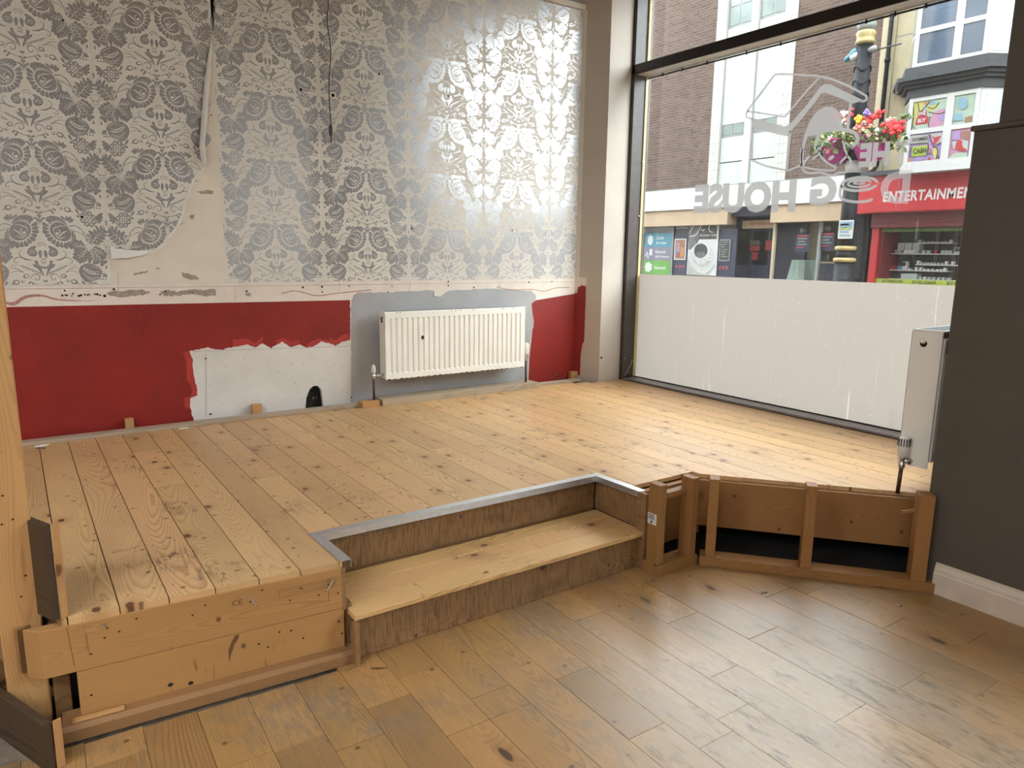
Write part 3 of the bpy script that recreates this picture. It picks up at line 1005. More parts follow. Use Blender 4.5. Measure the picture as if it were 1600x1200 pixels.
# fern comb and scrolls near the fountain axis
for i in range(8):
    x, y = 520 + i * 20, 640 + i * 11
    stroke([(x, y), (x + 26, y + 2), (x + 30, y + 26)], [3, 9, 3], 3)
stroke([(600, 770), (622, 738), (655, 728), (682, 748), (676, 780), (650, 780), (648, 758)], [4, 7, 8, 8, 8, 6, 4])
stroke([(600, 790), (640, 812), (700, 838)], [8, 7, 4])
leaflet(640, 806, 610, 842, 10); leaflet(610, 795, 590, 812, 9)
ink([(626, 630), (640, 660), (676, 690), (712, 752), (718, 742), (700, 690), (668, 656)], 2)
for i in range(3): disc(458 + i * 22, 628 + (i % 2) * 6, 5, 5, 6)
for (x, y) in ((716, 790), (704, 832), (722, 862), (690, 884), (716, 905)): leaflet(734, y + 22, x, y, 8)
leaflet(738, 960, 738, 770, 6)
# bud on the axis
ink([(584, 520), (596, 490), (632, 470), (662, 474), (650, 500), (668, 530), (660, 562), (630, 566), (600, 552)], 3)
stroke([(600, 520), (630, 512), (650, 540)], [3, 6, 3], cut=True); stroke([(604, 540), (630, 532)], [3, 5], cut=True)
stroke([(668, 470), (684, 450), (718, 448)], [4, 7, 6]); stroke([(680, 486), (692, 470), (720, 466)], [3, 6, 5])
leaflet(694, 590, 690, 512, 15)
for i in range(6):
    a = math.radians(178 - i * 17); x0, y0 = 726 + 52 * math.cos(a), 612 + 52 * math.sin(a)
    leaflet(x0, y0, 726 + 84 * math.cos(a), 612 + 78 * math.sin(a), 11)
stroke([(700, 590), (722, 612), (700, 640)], 4); stroke([(718, 596), (700, 614), (722, 640)], 4)
# side scroll
stroke([(622, 596), (575, 586), (532, 556), (518, 520), (534, 500), (544, 510)], [3, 14, 9, 6, 5, 4])
stroke([(560, 580), (512, 560), (480, 576), (478, 602), (500, 608), (508, 594)], [4, 8, 8, 7, 5, 3])
# seam ornaments
ink([(152, 842), (140, 872), (154, 905), (170, 872)], 2); disc(154, 874, 7, 12, 8, True)
stroke([(130, 930), (122, 905), (112, 890)], [7, 6, 2]); stroke([(178, 930), (190, 908), (196, 890)], [7, 6, 2])
for i in range(3):
    stroke([(134 + i * 14, 425 - i * 14), (150 + i * 8, 410 - i * 12)], 5, 0)
stroke([(120, 470), (152, 436)], 5, 0); stroke([(122, 452), (140, 432)], 4, 0)
stroke([(140, 384), (160, 400)], 5, 0); disc(132, 410, 9, 9, 6)
for (x, y) in ((138, 360), (120, 350), (150, 372)): disc(x, y, 5, 4, 6)

zs_lo = [min(p[1] for p in q) for q in INK]
pat_v, pat_f, pat_m = [], [], []
tri_cache = []
for m_, polys in ((0, INK), (1, CUT)):
    for q in polys:
        q = [(min(max(u, 0.0005), HALF - 0.0005), v) for u, v in q]
        flat, tris = tri2d([q])
        tri_cache.append((m_, flat, tris))
for k in range(-6, 12):
    ax = SEAM0 + (k if k % 2 == 0 else k + 1) * HALF
    sg = 1 if k % 2 == 0 else -1
    for rr in range(-4, 4):
        dz = rr * PERIOD
        for qi, (m_, flat, tris) in enumerate(tri_cache):
            zc = sum(p[1] for p in flat) / len(flat) + dz
            if zc > ZT + 0.1 or zc < ZB - 0.1: continue
            base = len(pat_v)
            P3 = [(ax + sg * u, v + dz) for u, v in flat]
            if max(p[0] for p in P3) > WEND: 
                if min(p[0] for p in P3) > WEND: continue
                P3 = [(min(x, WEND), z) for x, z in P3]
            P3 = [(x, min(max(z, ZB), ZT)) for x, z in P3]
            keep = []
            for t in tris:
                c_ = (sum(P3[i][0] for i in t) / 3, sum(P3[i][1] for i in t) / 3)
                if SEAM0 < c_[0] < SEAM0 + DROP and in_poly(c_, bare): continue
                keep.append(t)
            if not keep: continue
            dd = TW + 0.0004 + 0.0009 * m_ + 0.000025 * (qi % 24)
            pat_v += [(x, WY - dd, z) for x, z in P3]
            pat_f += [tuple(i + base for i in t) for t in keep]
            pat_m += [m_] * len(keep)
pt = mesh('printed_damask', pat_v, pat_f, [M['paper_ink'], M['paper']], wall_back)
for p, i in zip(pt.data.polygons, pat_m): p.material_index = i
pt['kind'] = 'stuff'

# the peeled flap, curling back to show its white side
fl_v, fl_f = [], []
rows = [(334, -6, 334, -6, 0), (331, 50, 331, 50, .012), (322, 100, 330, 96, .03), (317, 140, 328, 140, .05), (312, 190, 324, 190, .07), (309, 232, 320, 222, .085), (311, 247, 321, 240, .08), (315, 262, 322, 250, .045)]
NC = 7
for (xa, ya, xb, yb, d) in rows:
    A = wp(xa, ya); B = wp(xb, yb)
    for c in range(NC):
        t = c / (NC - 1)
        bulge = math.sin(t * math.pi) * d * 0.55 + d * (1 - t) * 0.5
        fl_v.append((A[0] + (B[0] - A[0]) * t, WY - 0.004 - bulge, A[1] + (B[1] - A[1]) * t))
for r_ in range(len(rows) - 1):
    for c in range(NC - 1):
        a = r_ * NC + c
        fl_f.append((a, a + 1, a + NC + 1, a + NC))
mesh('peeling_flap', fl_v, fl_f, M['paper_back'], wall_back, True)
# corner of paper lifting at the lower left of the tear
lv = []
for (x, y, d) in ((171, 380, .004), (174, 404, .018), (200, 403, .02), (225, 398, .014), (236, 392, .006), (200, 391, .006), (180, 388, .006)):
    q = wp(x, y); lv.append((q[0], WY - d, q[1]))
mesh('lifted_paper_corner', lv, [(0, 1, 6), (1, 2, 5, 6), (2, 3, 5), (3, 4, 5)], M['paper_back'], wall_back)

# --- picture rail and wall above it
tr = box('trim_1', -4.6, 4.05, WY - 0.022, WY, ZT - 0.005, ZT + 0.04, M['skirting'], None, 0.004)
tag(tr, None, None, None, 'structure')
sheet('grey_wall_above_rail', [[[(-4.6, ZT + .03), (4.05, ZT + .03), (4.05, 3.75), (-4.6, 3.75)]]], at_wall(0.0008), M['upper_grey'], wall_back)

# --- pier between the wallpaper wall and the shop window
PX, PY = 4.145, 4.612
pier = slab('wall_front', [[(4.035, WY), (PX, PY), (4.40, PY), (4.40, 4.80), (4.80, 4.80), (4.80, 5.0), (4.035, 5.0)]], lambda a, b, d: (a, b, d - 0.05), 3.85, M['pier_grey'])
tag(pier, None, None, None, 'structure')
pd = (PX - 4.035, PY - WY)
pl_ = math.hypot(*pd); pn = (pd[1] / pl_, -pd[0] / pl_)
def on_pier(s, z, d=0.0008):
    return (4.035 + pd[0] * s + pn[0] * d, WY + pd[1] * s + pn[1] * d, z)
rpp = [(0, 1.13), (0.10, 1.13), (0.14, 1.19), (0.22, 1.20), (0.42, 1.20), (0.42, 0.72), (0.36, 0.70), (0.30, 0.60), (0.30, 0.42), (0.0, 0.38)]
sheet('red_paint', [[rough_edge(rpp, 0.03, 0.008, rp)]], lambda a, b: on_pier(a, b), M['red_paint'], pier)
sheet('white_paint_edge', [[[(0, 1.27), (0.44, 1.27), (0.44, 1.20), (0.22, 1.20), (0.12, 1.19), (0.0, 1.13)]]], lambda a, b: on_pier(a, b, 0.0006), M['dado_white'], pier)
box('bolt_hole', 4.160, 4.178, PY - 0.0015, PY, 0.575, 0.592, M['screw_hole'], pier)
sheet('wallpaper_edge_strip', [[[(0, ZB), (0.16, ZB), (0.16, ZT), (0, ZT)]]], lambda a, b: on_pier(a, b, 0.0005), M['paper'], pier)

# --- shop window: jamb, transom, sill, panes, frosted film, decal
win = setting('window_1')
def on_glass(dx):
    return lambda y, z: (GX - dx, y, z)
gq = lambda px, py: (lambda q: (q[1], q[2]))(onX(px, py, GX))
YL, YR = 4.612, 1.47
box('jamb', 4.392, 4.58, 4.578, 4.70, PT, 3.75, M['frame_dark'], win, 0.003)
box('jamb_edge', 4.388, 4.402, 4.604, 4.65, PT, 3.75, M['frame_black'], win, 0.002)
box('jamb', 4.392, 4.58, 1.40, 1.49, PT, 3.75, M['frame_dark'], win, 0.003)
tb = box('transom', 4.40, 4.556, YR, YL, 2.935, 3.008, M['frame_soffit'], win, 0.003)
box('transom_face', 4.392, 4.401, YR, YL, 2.933, 3.012, M['frame_black'], win, 0.002)
box('sill', 4.40, 4.56, YR, 4.60, PT - 0.004, 0.391, M['sill_grey'], win, 0.003)
box('sill_front_lip', 4.396, 4.404, YR, 4.60, PT - 0.02, PT + 0.004, M['frame_black'], win)  # black front lip at the foot of the sill
box('head_frame', 4.40, 4.58, YR, YL, 3.72, 3.80, M['frame_dark'], win)
for y_ in (4.574,):
    box('gasket', 4.52, 4.545, y_ - 0.006, y_ + 0.004, 0.40, 2.93, M['gasket'], win)
    box('gasket', 4.52, 4.545, y_ - 0.010, y_ + 0.004, 3.01, 3.72, M['gasket'], win)
box('gasket', 4.535, 4.546, YR, 4.57, 2.917, 2.927, M['frame_black'], win)
box('gasket', 4.535, 4.546, YR, 4.57, 0.391, 0.398, M['frame_black'], win)
for (px, py) in ((1037, 114), (1068, 106), (1108, 96), (1170, 80), (1223, 66), (1357, 31), (1402, 19), (1452, 7)):
    q = onZ(px, py, 2.935)
    lathe('bolt', [(0.004, 0), (0.006, -0.012), (0.010, -0.018), (0.010, -0.024), (0.003, -0.03)], M['frame_black'], win, (min(q[0], 4.53), q[1], 2.937), (0, 0, 1), 8)
for (px, py) in ((1002, 392), (998, 338), (1003, 253), (976, 560), (991, 112)):
    q = onY(px, py, 4.578)
    lathe('bolt', [(0.005, 0), (0.009, 0.002), (0.009, 0.006), (0.003, 0.009)], M['chrome'], win, (min(max(q[0], 4.41), 4.54), 4.578, q[2]), (0, -1, 0), 8)
tube('cable_tie', [tuple(onY(px, py, 4.568)) for px, py in ((976, 587), (981, 578), (986, 569), (988, 562))], 0.002, M['plastic_white'], win, 6)
ZF = 1.312
ZG = 0.393
box('pane', GX, GX + 0.008, 1.45, 4.62, 0.38, 2.94, M['glass'], win)
box('pane', GX, GX + 0.008, 1.45, 4.62, 3.00, 3.75, M['glass'], win)
fz0, fz1 = gq(1000, 428)[1], gq(1495, 446)[1]
sheet('frosted_film', [[[(4.62, 0.38), (1.45, 0.38), (1.45, fz1), (4.62, fz0)]]], on_glass(0.0015), M['frost'], win)

# decal: the kennel emblem and the words, seen from behind (so mirrored)
DEC = []
D = lambda x, y: gq(1150 + x / 5.3333, 100 + y / 5.3333)      # traced in a 5.333x crop at (1150,100)
def dst(pts, w, n=4, closed=False):
    p = spline(pts, n, closed)
    if closed: p = p + [p[0], p[1]]
    DEC.append([[D(*q) for q in ribbon(p, w)]])
def dpoly(pts, n=0, holes=()):
    p = spline(pts, n, True) if n else pts
    DEC.append([[D(*q) for q in p]] + [[D(*q) for q in h] for h in holes])
# roof: left slope outline, ridge, front gable
dst([(95, 395), (130, 345), (220, 230), (300, 120), (345, 86), (480, 88), (690, 100)], 17, 3)
dst([(690, 100), (800, 128), (930, 180), (1060, 250), (1090, 275), (1080, 305), (1040, 312)], 20, 3)
dst([(700, 108), (600, 215), (410, 440)], 16, 1)
dst([(95, 395), (150, 400), (410, 442)], 14, 1)
dst([(95, 395), (85, 440), (140, 460)], 14, 2)
dpoly([(135, 450), (410, 520), (470, 480), (600, 330), (700, 195), (735, 165), (790, 170), (900, 225), (1060, 300), (1040, 312), (975, 330), (955, 325), (870, 285), (735, 238), (710, 250), (640, 345), (540, 470), (460, 560), (430, 605), (135, 535)])
dst([(140, 530), (135, 800)], 17, 1); dst([(135, 800), (250, 850), (430, 888)], 17, 2); dst([(455, 560), (440, 700), (425, 885)], 17, 1); dst([(430, 890), (530, 850), (545, 835)], 17, 1)
dst([(958, 325), (945, 420), (932, 540)], 24, 1)
# dog: head, ear, muzzle
dpoly([(560, 640), (575, 580), (620, 470), (680, 390), (740, 356), (800, 356), (850, 385), (880, 440), (890, 530), (960, 545), (1010, 570), (1035, 620), (1015, 670), (975, 705),
       (950, 690), (985, 660), (1000, 625), (985, 590), (930, 572), (870, 560), (800, 565), (740, 572), (705, 600), (672, 690), (650, 690), (660, 630), (675, 592), (600, 605), (572, 690), (560, 800), (575, 800), (590, 775), (615, 760), (620, 770), (575, 830), (570, 850), (545, 850), (540, 760)])
dpoly([(782, 380), (800, 440), (830, 500), (862, 520), (866, 470), (850, 415), (820, 385)], 0)
DEC.pop()
dst([(550, 700), (542, 800), (560, 880), (610, 910), (700, 905), (770, 925), (800, 930)], 20, 3)
dst([(560, 860), (680, 880), (800, 888), (830, 870), (850, 850), (860, 820)], 16, 3)
dst([(650, 690), (690, 730), (730, 650), (760, 630)], 14, 3)
dst([(690, 690), (700, 760), (760, 820), (830, 855), (890, 800), (925, 760), (905, 700), (900, 640)], 18, 3)
dst([(900, 640), (930, 670), (975, 705)], 16, 2)
dst([(640, 795), (690, 755)], 14, 1)
dst([(925, 760), (955, 800), (950, 850), (920, 900), (860, 905), (800, 935)], 18, 3)
DEC.append([[D(795 + 26 * math.cos(t) - 4 * math.sin(t), 782 + 20 * math.sin(t) - 10 * math.cos(t)) for t in [i * .5236 for i in range(12)]]])
# the bowl used for the letter O
for (rx, ry, w_, cy_) in ((150, 55, 24, 1000), (95, 30, 18, 995), (50, 10, 14, 990)):
    pts = [(1030 + rx * math.cos(t), cy_ + ry * math.sin(t) - 0.06 * rx * math.cos(t)) for t in [i * .3307 for i in range(19)]]
    dst(pts, w_, 1, True)
dst([(880, 1010), (868, 1090), (900, 1130), (1000, 1150), (1100, 1142), (1140, 1125)], 24, 4)
EM = bmesh.new()
dv, df = [], []
for loops in DEC:
    flat, tris = tri2d(loops); k = len(dv)
    dv += [(GX - 0.0020, a, b) for a, b in flat]; df += [tuple(i + k for i in t) for t in tris]
mesh('kennel_decal', dv, df, M['decal'], win)


def decal_word(word, tl, br, bold, mat=None, skew=0.0):
    """the word runs from right to left as seen from indoors (mirrored); tl/br pixels of its corners"""
    y0, z1 = gq(*tl); y1, z0 = gq(*br)
    # first letter at the right end (small y)
    return text('decal_letters', word, lambda a, b: (GX - 0.0020, a, b), mat or M['decal'], win, (y1, z0, y0, z1), bold)


# each word set in its own rectangle
def rect_word(word, ctr_l, ctr_r, hpx, bold, mat=None):
    yl, zl = gq(*ctr_l); yr, zr = gq(*ctr_r)
    h2 = (gq(ctr_l[0], ctr_l[1] - hpx / 2)[1] - gq(ctr_l[0], ctr_l[1] + hpx / 2)[1]) / 2
    def f(a, b):
        t = a
        return (GX - 0.0020, yr + (yl - yr) * t, (zr + (zl - zr) * t) + b * h2)
    return text('decal_letters', word, f, mat or M['decal'], win, (0, -1, 1, 1), bold)


rect_word('HOUSE', (1085, 311), (1244, 306), 45, 0.055)
rect_word('G', (1266, 299), (1308, 297), 46, 0.055)
rect_word('D', (1376, 294), (1422, 292), 50, 0.045, M['decal_torn'])
rect_word('HE', (1343, 243), (1390, 240), 37, 0.055)
rect_word('T', (1398, 238), (1421, 237), 37, 0.055, M['decal_torn'])

# --- boxed wall on the right with its skirting
wr = box('wall_right', RX, 4.40, 0.35, RY, -0.1, 1.985, M['wall_dark'], None, 0.002)
tag(wr, None, None, None, 'structure')
box('ledge_cap', RX - 0.012, 4.40, 0.34, RY + 0.012, 1.985, 2.006, M['wall_dark'], wr, 0.004)
box('upper_wall', RX + 0.0, 4.40, 0.35, 1.345, 2.006, 3.75, M['wall_dark'], wr, 0.002)
q0 = onX(1589, 724, RX); q1 = onX(1598, 622, RX)
box('access_panel', RX - 0.003, RX, 0.70, q0[1], q0[2], q0[2] + 0.32, M['wall_dark'], wr, 0.001)
bs = bmesh.new()
prof = [(0, 0), (-0.020, 0), (-0.020, 0.095), (-0.016, 0.102), (-0.016, 0.112), (-0.012, 0.122), (-0.007, 0.130), (-0.006, 0.140), (0, 0.142)]
pv = []
for y_ in (1.365, 0.35):
    pv += [(RX + a, y_, b) for a, b in prof]
n_ = len(prof)
pf = [tuple(range(n_))[::-1], tuple(range(n_, 2 * n_))] + [(i, (i + 1) % n_, n_ + (i + 1) % n_, n_ + i) for i in range(n_)]
bb = mesh('baseboard_right', pv, pf, M['skirting'])
tag(bb, None, None, None, 'structure')

# --- the rest of the shop behind the camera
ce = box('ceiling', -4.6, 4.8, -4.2, 5.0, 3.75, 3.85, M['ceiling']); tag(ce, None, None, None, 'structure')
wl = box('wall_left', -4.75, -4.6, -4.2, 5.0, -0.1, 3.85, M['room']); tag(wl, None, None, None, 'structure')
wn = box('wall_rear', -4.75, 4.8, -4.35, -4.2, -0.1, 3.85, M['room']); tag(wn, None, None, None, 'structure')
box('rear_front_wall', 4.40, 4.8, 0.1, 1.40, -0.1, 3.85, M['room'], pier)
box('front_sill_wall', 4.40, 4.8, -4.2, 0.1, -0.1, 0.10, M['room'], pier)
box('front_head_wall', 4.40, 4.8, -4.2, 0.1, 3.66, 3.85, M['room'], pier)
w2 = box('window_2', 4.55, 4.558, -4.2, 0.1, 0.10, 3.66, M['glass']); tag(w2, None, None, None, 'structure')
for y_ in (-2.8, -1.4): box('mullion', 4.50, 4.60, y_ - .04, y_ + .04, 0.1, 3.66, M['frame_dark'], w2)
box('stall_riser', 4.46, 4.62, 1.40, 4.8, -0.2, 0.38, M['frame_dark'], pier)
box('front_header', 4.40, 4.8, 1.40, 4.8, 3.72, 3.85, M['frame_dark'], pier)

ow = box('sky_blocker_row', -12, 4.8, -40, 45, 3.86, 12.5, M['room']); tag(ow, None, None, None, 'structure')  # unseen upper storeys, added to keep sky light off the facades opposite
box('sky_blocker_base', -12, 4.8, 5.01, 45, -0.15, 3.86, M['room'], ow)
box('sky_blocker_base', -12, 4.8, -40, -4.36, -0.15, 3.86, M['room'], ow)
# ------------------------------------------------------------------ the raised platform
plat = thing('raised_platform', (1.6, 3.6, 0.0), 'raised pine-boarded platform with cut-in step, filling the shop window bay', 'platform')
BT = 0.021
rb = random.Random(21)
# front edge of the boards, left to right, as a list of straight runs (x0,y0,x1,y1)
RUNS = [(-1.30, 5.45, 0.038, 2.384), (0.038, 2.384, 0.885, 2.318), (0.885, 2.634, 2.353, 2.618), (2.353, 2.375, 2.804, 2.375), (2.804, 2.332, 3.487, 1.521), (3.487, 1.445, 4.43, 1.445)]


def front_pts(xa, xb):
    out = []
    for x0, y0, x1, y1 in RUNS:
        if x1 <= xa + 1e-6 or x0 >= xb - 1e-6: continue
        a, b = max(x0, xa), min(x1, xb)
        f = lambda x: y0 + (y1 - y0) * (x - x0) / (x1 - x0)
        out += [(a, f(a)), (b, f(b))]
    return out


YBACK = 4.79
def clip_y(poly, y, keep_above):
    out = []
    for i in range(len(poly)):
        p, q = poly[i], poly[(i + 1) % len(poly)]
        ip, iq = (p[1] >= y) == keep_above, (q[1] >= y) == keep_above
        if ip: out.append(p)
        if ip != iq:
            t = (y - p[1]) / (q[1] - p[1]); out.append((p[0] + (q[0] - p[0]) * t, y))
    return out


splits_px = {(229, 705): 1, (262, 760): 1, (690, 700): 1, (880, 655): 1, (1180, 660): 1, (420, 745): 1, (1010, 628): 1}
spl = [onZ(a, b, PT) for a, b in splits_px]
BX = [0.047 + 0.1381 * k for k in range(-6, 33)]
for xa, xb in zip(BX, BX[1:]):
    xb = min(xb, 4.395)
    if xa > 4.38: break
    yb = YBACK
    if xb > 4.10: yb = 4.60
    elif xb > 4.0: yb = 4.66
    fp = [p for p in front_pts(xa, xb)]
    if max(p[1] for p in fp) > yb - 0.02 and xb < 0: 
        fp = [(x, min(y, yb - 0.01)) for x, y in fp]
    poly = [(xb, yb), (xa, yb)] + fp
    cuts = sorted(q[1] for q in spl if xa <= q[0] < xb)
    segs, lo = [], None
    ys = [None] + cuts + [None]
    for a, b in zip(ys, ys[1:]):
        pl2 = poly
        if a is not None: pl2 = clip_y(pl2, a + 0.0006, True)
        if b is not None: pl2 = clip_y(pl2, b - 0.0006, False)
        if len(pl2) < 3: continue
        cxm = sum(p[0] for p in pl2) / len(pl2)
        g = 0.0018
        pl3 = [(min(max(x, xa + g), xb - g), y) for x, y in pl2]
        # remove doubles
        ded = []
        for p in pl3:
            if not ded or math.hypot(p[0] - ded[-1][0], p[1] - ded[-1][1]) > 1e-4: ded.append(p)
        if math.hypot(ded[0][0] - ded[-1][0], ded[0][1] - ded[-1][1]) < 1e-4: ded.pop()
        o0 = (xa, a if a is not None else 1.5, PT - BT)
        loc = Matrix.Translation(o0)
        flip = rb.choice((0, 1))
        slab('floorboard', [[(x - o0[0], y - o0[1]) for x, y in ded]], lambda p, q, d: (p, q, d + rb.uniform(0, 1e-7)), BT - rb.uniform(0, 0.0007), M['pine_floor'], plat, loc)

# nail heads along the joist lines
nv, nf = [], []
for yj in (2.45, 2.85, 3.3, 3.75, 4.2, 4.62):
    for xa, xb in zip(BX, BX[1:]):
        for u in (0.22, 0.78):
            x = xa + (xb - xa) * u + rb.uniform(-.01, .01); y = yj + rb.uniform(-.012, .012)
            if x < 0.02 or x > 4.3 or (0.85 < x < 2.4 and y < 2.68) or (x < .9 and y < 2.40 - .075 * x): continue
            k = len(nv); r_ = 0.0032
            nv += [(x + r_ * math.cos(i * 1.047), y + r_ * math.sin(i * 1.047), PT + 0.0003) for i in range(6)]
            nf.append(tuple(range(k, k + 6)))
o = mesh('nail_heads', nv, nf, M['screw_hole'], plat); o['kind'] = 'stuff'

# batten round the wall side
def xb_(px, py, y): return onY(px, py, y)[0]
timber('wall_batten', (2.02, 4.715, PT), (0, 1, 0), (-1, 0, 0), 0.075, 2.55, 0.020, M['pine_grey'], plat)
timber('wall_batten', (4.02, 4.70, PT), (0, 1, 0), (-1, 0, 0), 0.075, 0.50, 0.018, M['pine_grey'], plat)
timber('wall_batten', (-0.53, 4.715, PT), (0, 1, 0), (-1, 0, 0), 0.075, 0.9, 0.020, M['pine_grey'], plat)
timber('wall_batten', (3.52, 4.655, PT), (0, 1, 0), (-1, 0, 0), 0.150, 1.40, 0.046, M['pine_grey'], plat)
timber('batten_end', (2.10, 4.66, PT), (0, 1, 0), (-1, 0, 0), 0.085, 0.13, 0.040, M['pine_new'], plat)

# left front: two stacked planks, base plate, posts behind
u = Vector((0.847, -0.066, 0)).normalized(); nfr = Vector((u.y, -u.x, 0)); nfr = Vector((-0.0777, -0.997, 0))
P0 = Vector((0.038, 2.384, 0))
def fl_pt(s, d, z): return P0 + u * s + Vector((nfr.x * d, nfr.y * d, 0)) + Vector((0, 0, z))
# plank with a mitred left end (local x = along grain handled as y)
def fascia_plank(s0, s1, d, z0, z1, t, mitre, mat):
    o0 = fl_pt(s0, d, z0)
    m = frame(o0, (0, 0, 1), u)             # local x = up, local y = along, local z = out of the face (x cross y)
    zd = Vector((0, 0, 1)).cross(u)
    sgn = 1 if zd.dot(nfr) > 0 else -1
    h, L = z1 - z0, s1 - s0
    bm = bmesh.new()
    vs = []
    for dd, off in ((0.0, 0.0), (-t, -mitre)):
        for x, y in ((0, off), (h, off), (h, L), (0, L)):
            vs.append(bm.verts.new((x, y, dd * sgn)))
    for f in ((0, 1, 2, 3), (7, 6, 5, 4), (0, 4, 5, 1), (1, 5, 6, 2), (2, 6, 7, 3), (3, 7, 4, 0)):
        bm.faces.new([vs[i] for i in f])
    bmesh.ops.recalc_face_normals(bm, faces=bm.faces[:])
    bevel_bm(bm, 0.0012)
    return bm_finish(bm, 'fascia_plank', mat, plat, False, m)


UP = fascia_plank(-0.066, 0.845, 0.006, 0.199, PT - BT, 0.040, 0.042, M['pine_fascia'])
LOWP = fascia_plank(0.018, 0.850, 0.004, 0.048, 0.197, 0.040, 0.0, M['pine_fascia'])
BP = timber('base_plate', fl_pt(-0.030, 0.055, 0.002), u, (0, 0, 1), 0.9, 0.046, 0.095, M['pine_old'], plat) if False else None
m_ = frame(fl_pt(-0.032, 0.056, 0.001), (-nfr.x, -nfr.y, 0), u)
bmx = bmesh.new()
pr = [(0, 0), (0, 0.036), (0.014, 0.048), (0.10, 0.048), (0.10, 0)]
zsgn = 1 if Vector((-nfr.x, -nfr.y, 0)).cross(u).z > 0 else -1
va = [bmx.verts.new((a, 0, b * zsgn)) for a, b in pr]; vb = [bmx.verts.new((a, 0.902, b * zsgn)) for a, b in pr]
bmx.faces.new(va); bmx.faces.new(vb[::-1])
for i in range(5): bmx.faces.new((va[i], va[(i + 1) % 5], vb[(i + 1) % 5], vb[i]))
bm_finish(bmx, 'base_plate', M['pine_old'], plat, False, m_)
timber('stud', fl_pt(0.03, -0.105, 0.04), u, (0, 0, 1), 0.045, 0.31, 0.06, M['pine_old'], plat)
timber('stud', fl_pt(-0.05, -0.125, 0.0), u, (0, 0, 1), 0.045, 0.33, 0.06, M['pine_old'], plat)
timber('splinter', fl_pt(-0.004, 0.020, 0.050), (nfr.x, nfr.y, 0), u, 0.022, 0.14, 0.008, M['pine_new'], plat)
# stud between the fascia and the step
timber('stud', fl_pt(0.853, -0.062, 0.0), u, (0, 0, 1), 0.032, 0.200, 0.05, M['pine_old'], plat)
# joist end seen over the fascia at the left corner
timber('joist_end', fl_pt(-0.052, 0.000, PT - 0.048), (-nfr.x, -nfr.y, 0), u, 0.05, 0.082, 0.046, M['pine_new'], plat)
# left diagonal side: joist board over a dark gap
dl = Vector((-0.39, 0.92, 0)).normalized()
timber('joist_board', (-0.045, 2.46, 0.205), (0, 0, 1), dl, 0.145, 2.3, 0.04, M['pine_old'], plat)
timber('base_plate', (-0.06, 2.50, 0.0), (1, 0.4, 0), dl, 0.09, 2.3, 0.045, M['pine_old'], plat)

# marks on the fascia
FD = 0.0075
def on_f(d=FD, off=0.0): return lambda s, z: tuple(fl_pt(s, d, z))
text('stamp_mark', 'CE', on_f(), M['ink_brown'], UP, (0.472, 0.300, 0.505, 0.319), 0.0)
st = []
for a in ((0.625, 0.293, 0.842, 0.293), (0.625, 0.321, 0.842, 0.321), (0.625, 0.293, 0.625, 0.321)):
    st.append([ribbon([(a[0], a[1]), (a[2], a[3])], 0.0012)])
for i in range(26):
    st.append([ribbon([(0.635 + i * 0.0075, 0.313), (0.639 + i * 0.0075, 0.313)], 0.0022)])
for i in range(20):
    st.append([ribbon([(0.655 + i * 0.0085, 0.302), (0.660 + i * 0.0085, 0.302)], 0.0016)])
st.append([ribbon([(0.795, 0.235), (0.795, 0.325)], 0.0012)]); st.append([ribbon([(0.015, 0.22), (0.005, 0.352)], 0.0012)]); st.append([ribbon([(0.055, 0.25), (0.05, 0.345)], 0.0012)])
sheet('printed_stamp', st, on_f(), M['ink_brown'], UP)
sh = []
for i in range(10):
    a = rb.uniform(-0.5, 0.4); s = rb.uniform(0.0, 0.06); z = rb.uniform(0.318, 0.342)
    sh.append([ribbon([(s, z), (s + 0.03 * math.cos(a), z + 0.03 * math.sin(a))], [0.001, 0.005, 0.001][0:2])])
sheet('torn_grain', sh, on_f(FD + .001), M['pine_new'], UP)
hh = []
for s, z in [(0.06, 0.247), (0.10, 0.29), (0.19, 0.33), (0.14, 0.3), (0.39, 0.325), (0.53, 0.302), (0.57, 0.335), (0.66, 0.275), (0.70, 0.31), (0.76, 0.27), (0.80, 0.30), (0.83, 0.262), (0.35, 0.30)]:
    hh.append([[(s + 0.004 * math.cos(k * 1.05), z + 0.003 * math.sin(k * 1.05)) for k in range(6)]])
sheet('screw_holes', hh, on_f(), M['screw_hole'], UP)
hh = []
for s, z in [(0.05, 0.11), (0.27, 0.075), (0.33, 0.062), (0.58, 0.12), (0.66, 0.16), (0.70, 0.12), (0.83, 0.15), (0.84, 0.10), (0.55, 0.14), (0.62, 0.165)]:
    r_ = 0.009 if z < 0.08 else 0.0045
    hh.append([[(s + r_ * math.cos(k * 1.05), z + r_ * .8 * math.sin(k * 1.05)) for k in range(6)]])
sheet('screw_holes', hh, on_f(0.0055), M['screw_hole'], LOWP)
sheet('resin_stain', [[rough_edge([(0.475, 0.193), (0.488, 0.193), (0.482, 0.176), (0.470, 0.160), (0.458, 0.130), (0.452, 0.100), (0.450, 0.140), (0.462, 0.172)], 0.02, 0.002, rb)]], on_f(0.0055), M['ink_brown'], LOWP)
# bent nails left in the fascia
def nail(p, d, L, par):
    p = Vector(p); d = Vector(d).normalized()
    bm = bmesh.new(); tube_bm(bm, [p, p + d * L], 0.0017, 6); tube_bm(bm, [p + d * L, p + d * (L + 0.001)], 0.004, 6)
    bm_finish(bm, 'nail', M['steel'], par)
nail(fl_pt(0.527, 0.006, 0.322), (0.35, -0.8, -0.55), 0.045, UP)
nail(fl_pt(0.815, 0.006, 0.318), (-0.75, -0.5, -0.6), 0.05, UP)
nail(fl_pt(0.10, 0.006, 0.335), (0.3, -0.7, -0.3), 0.02, UP)

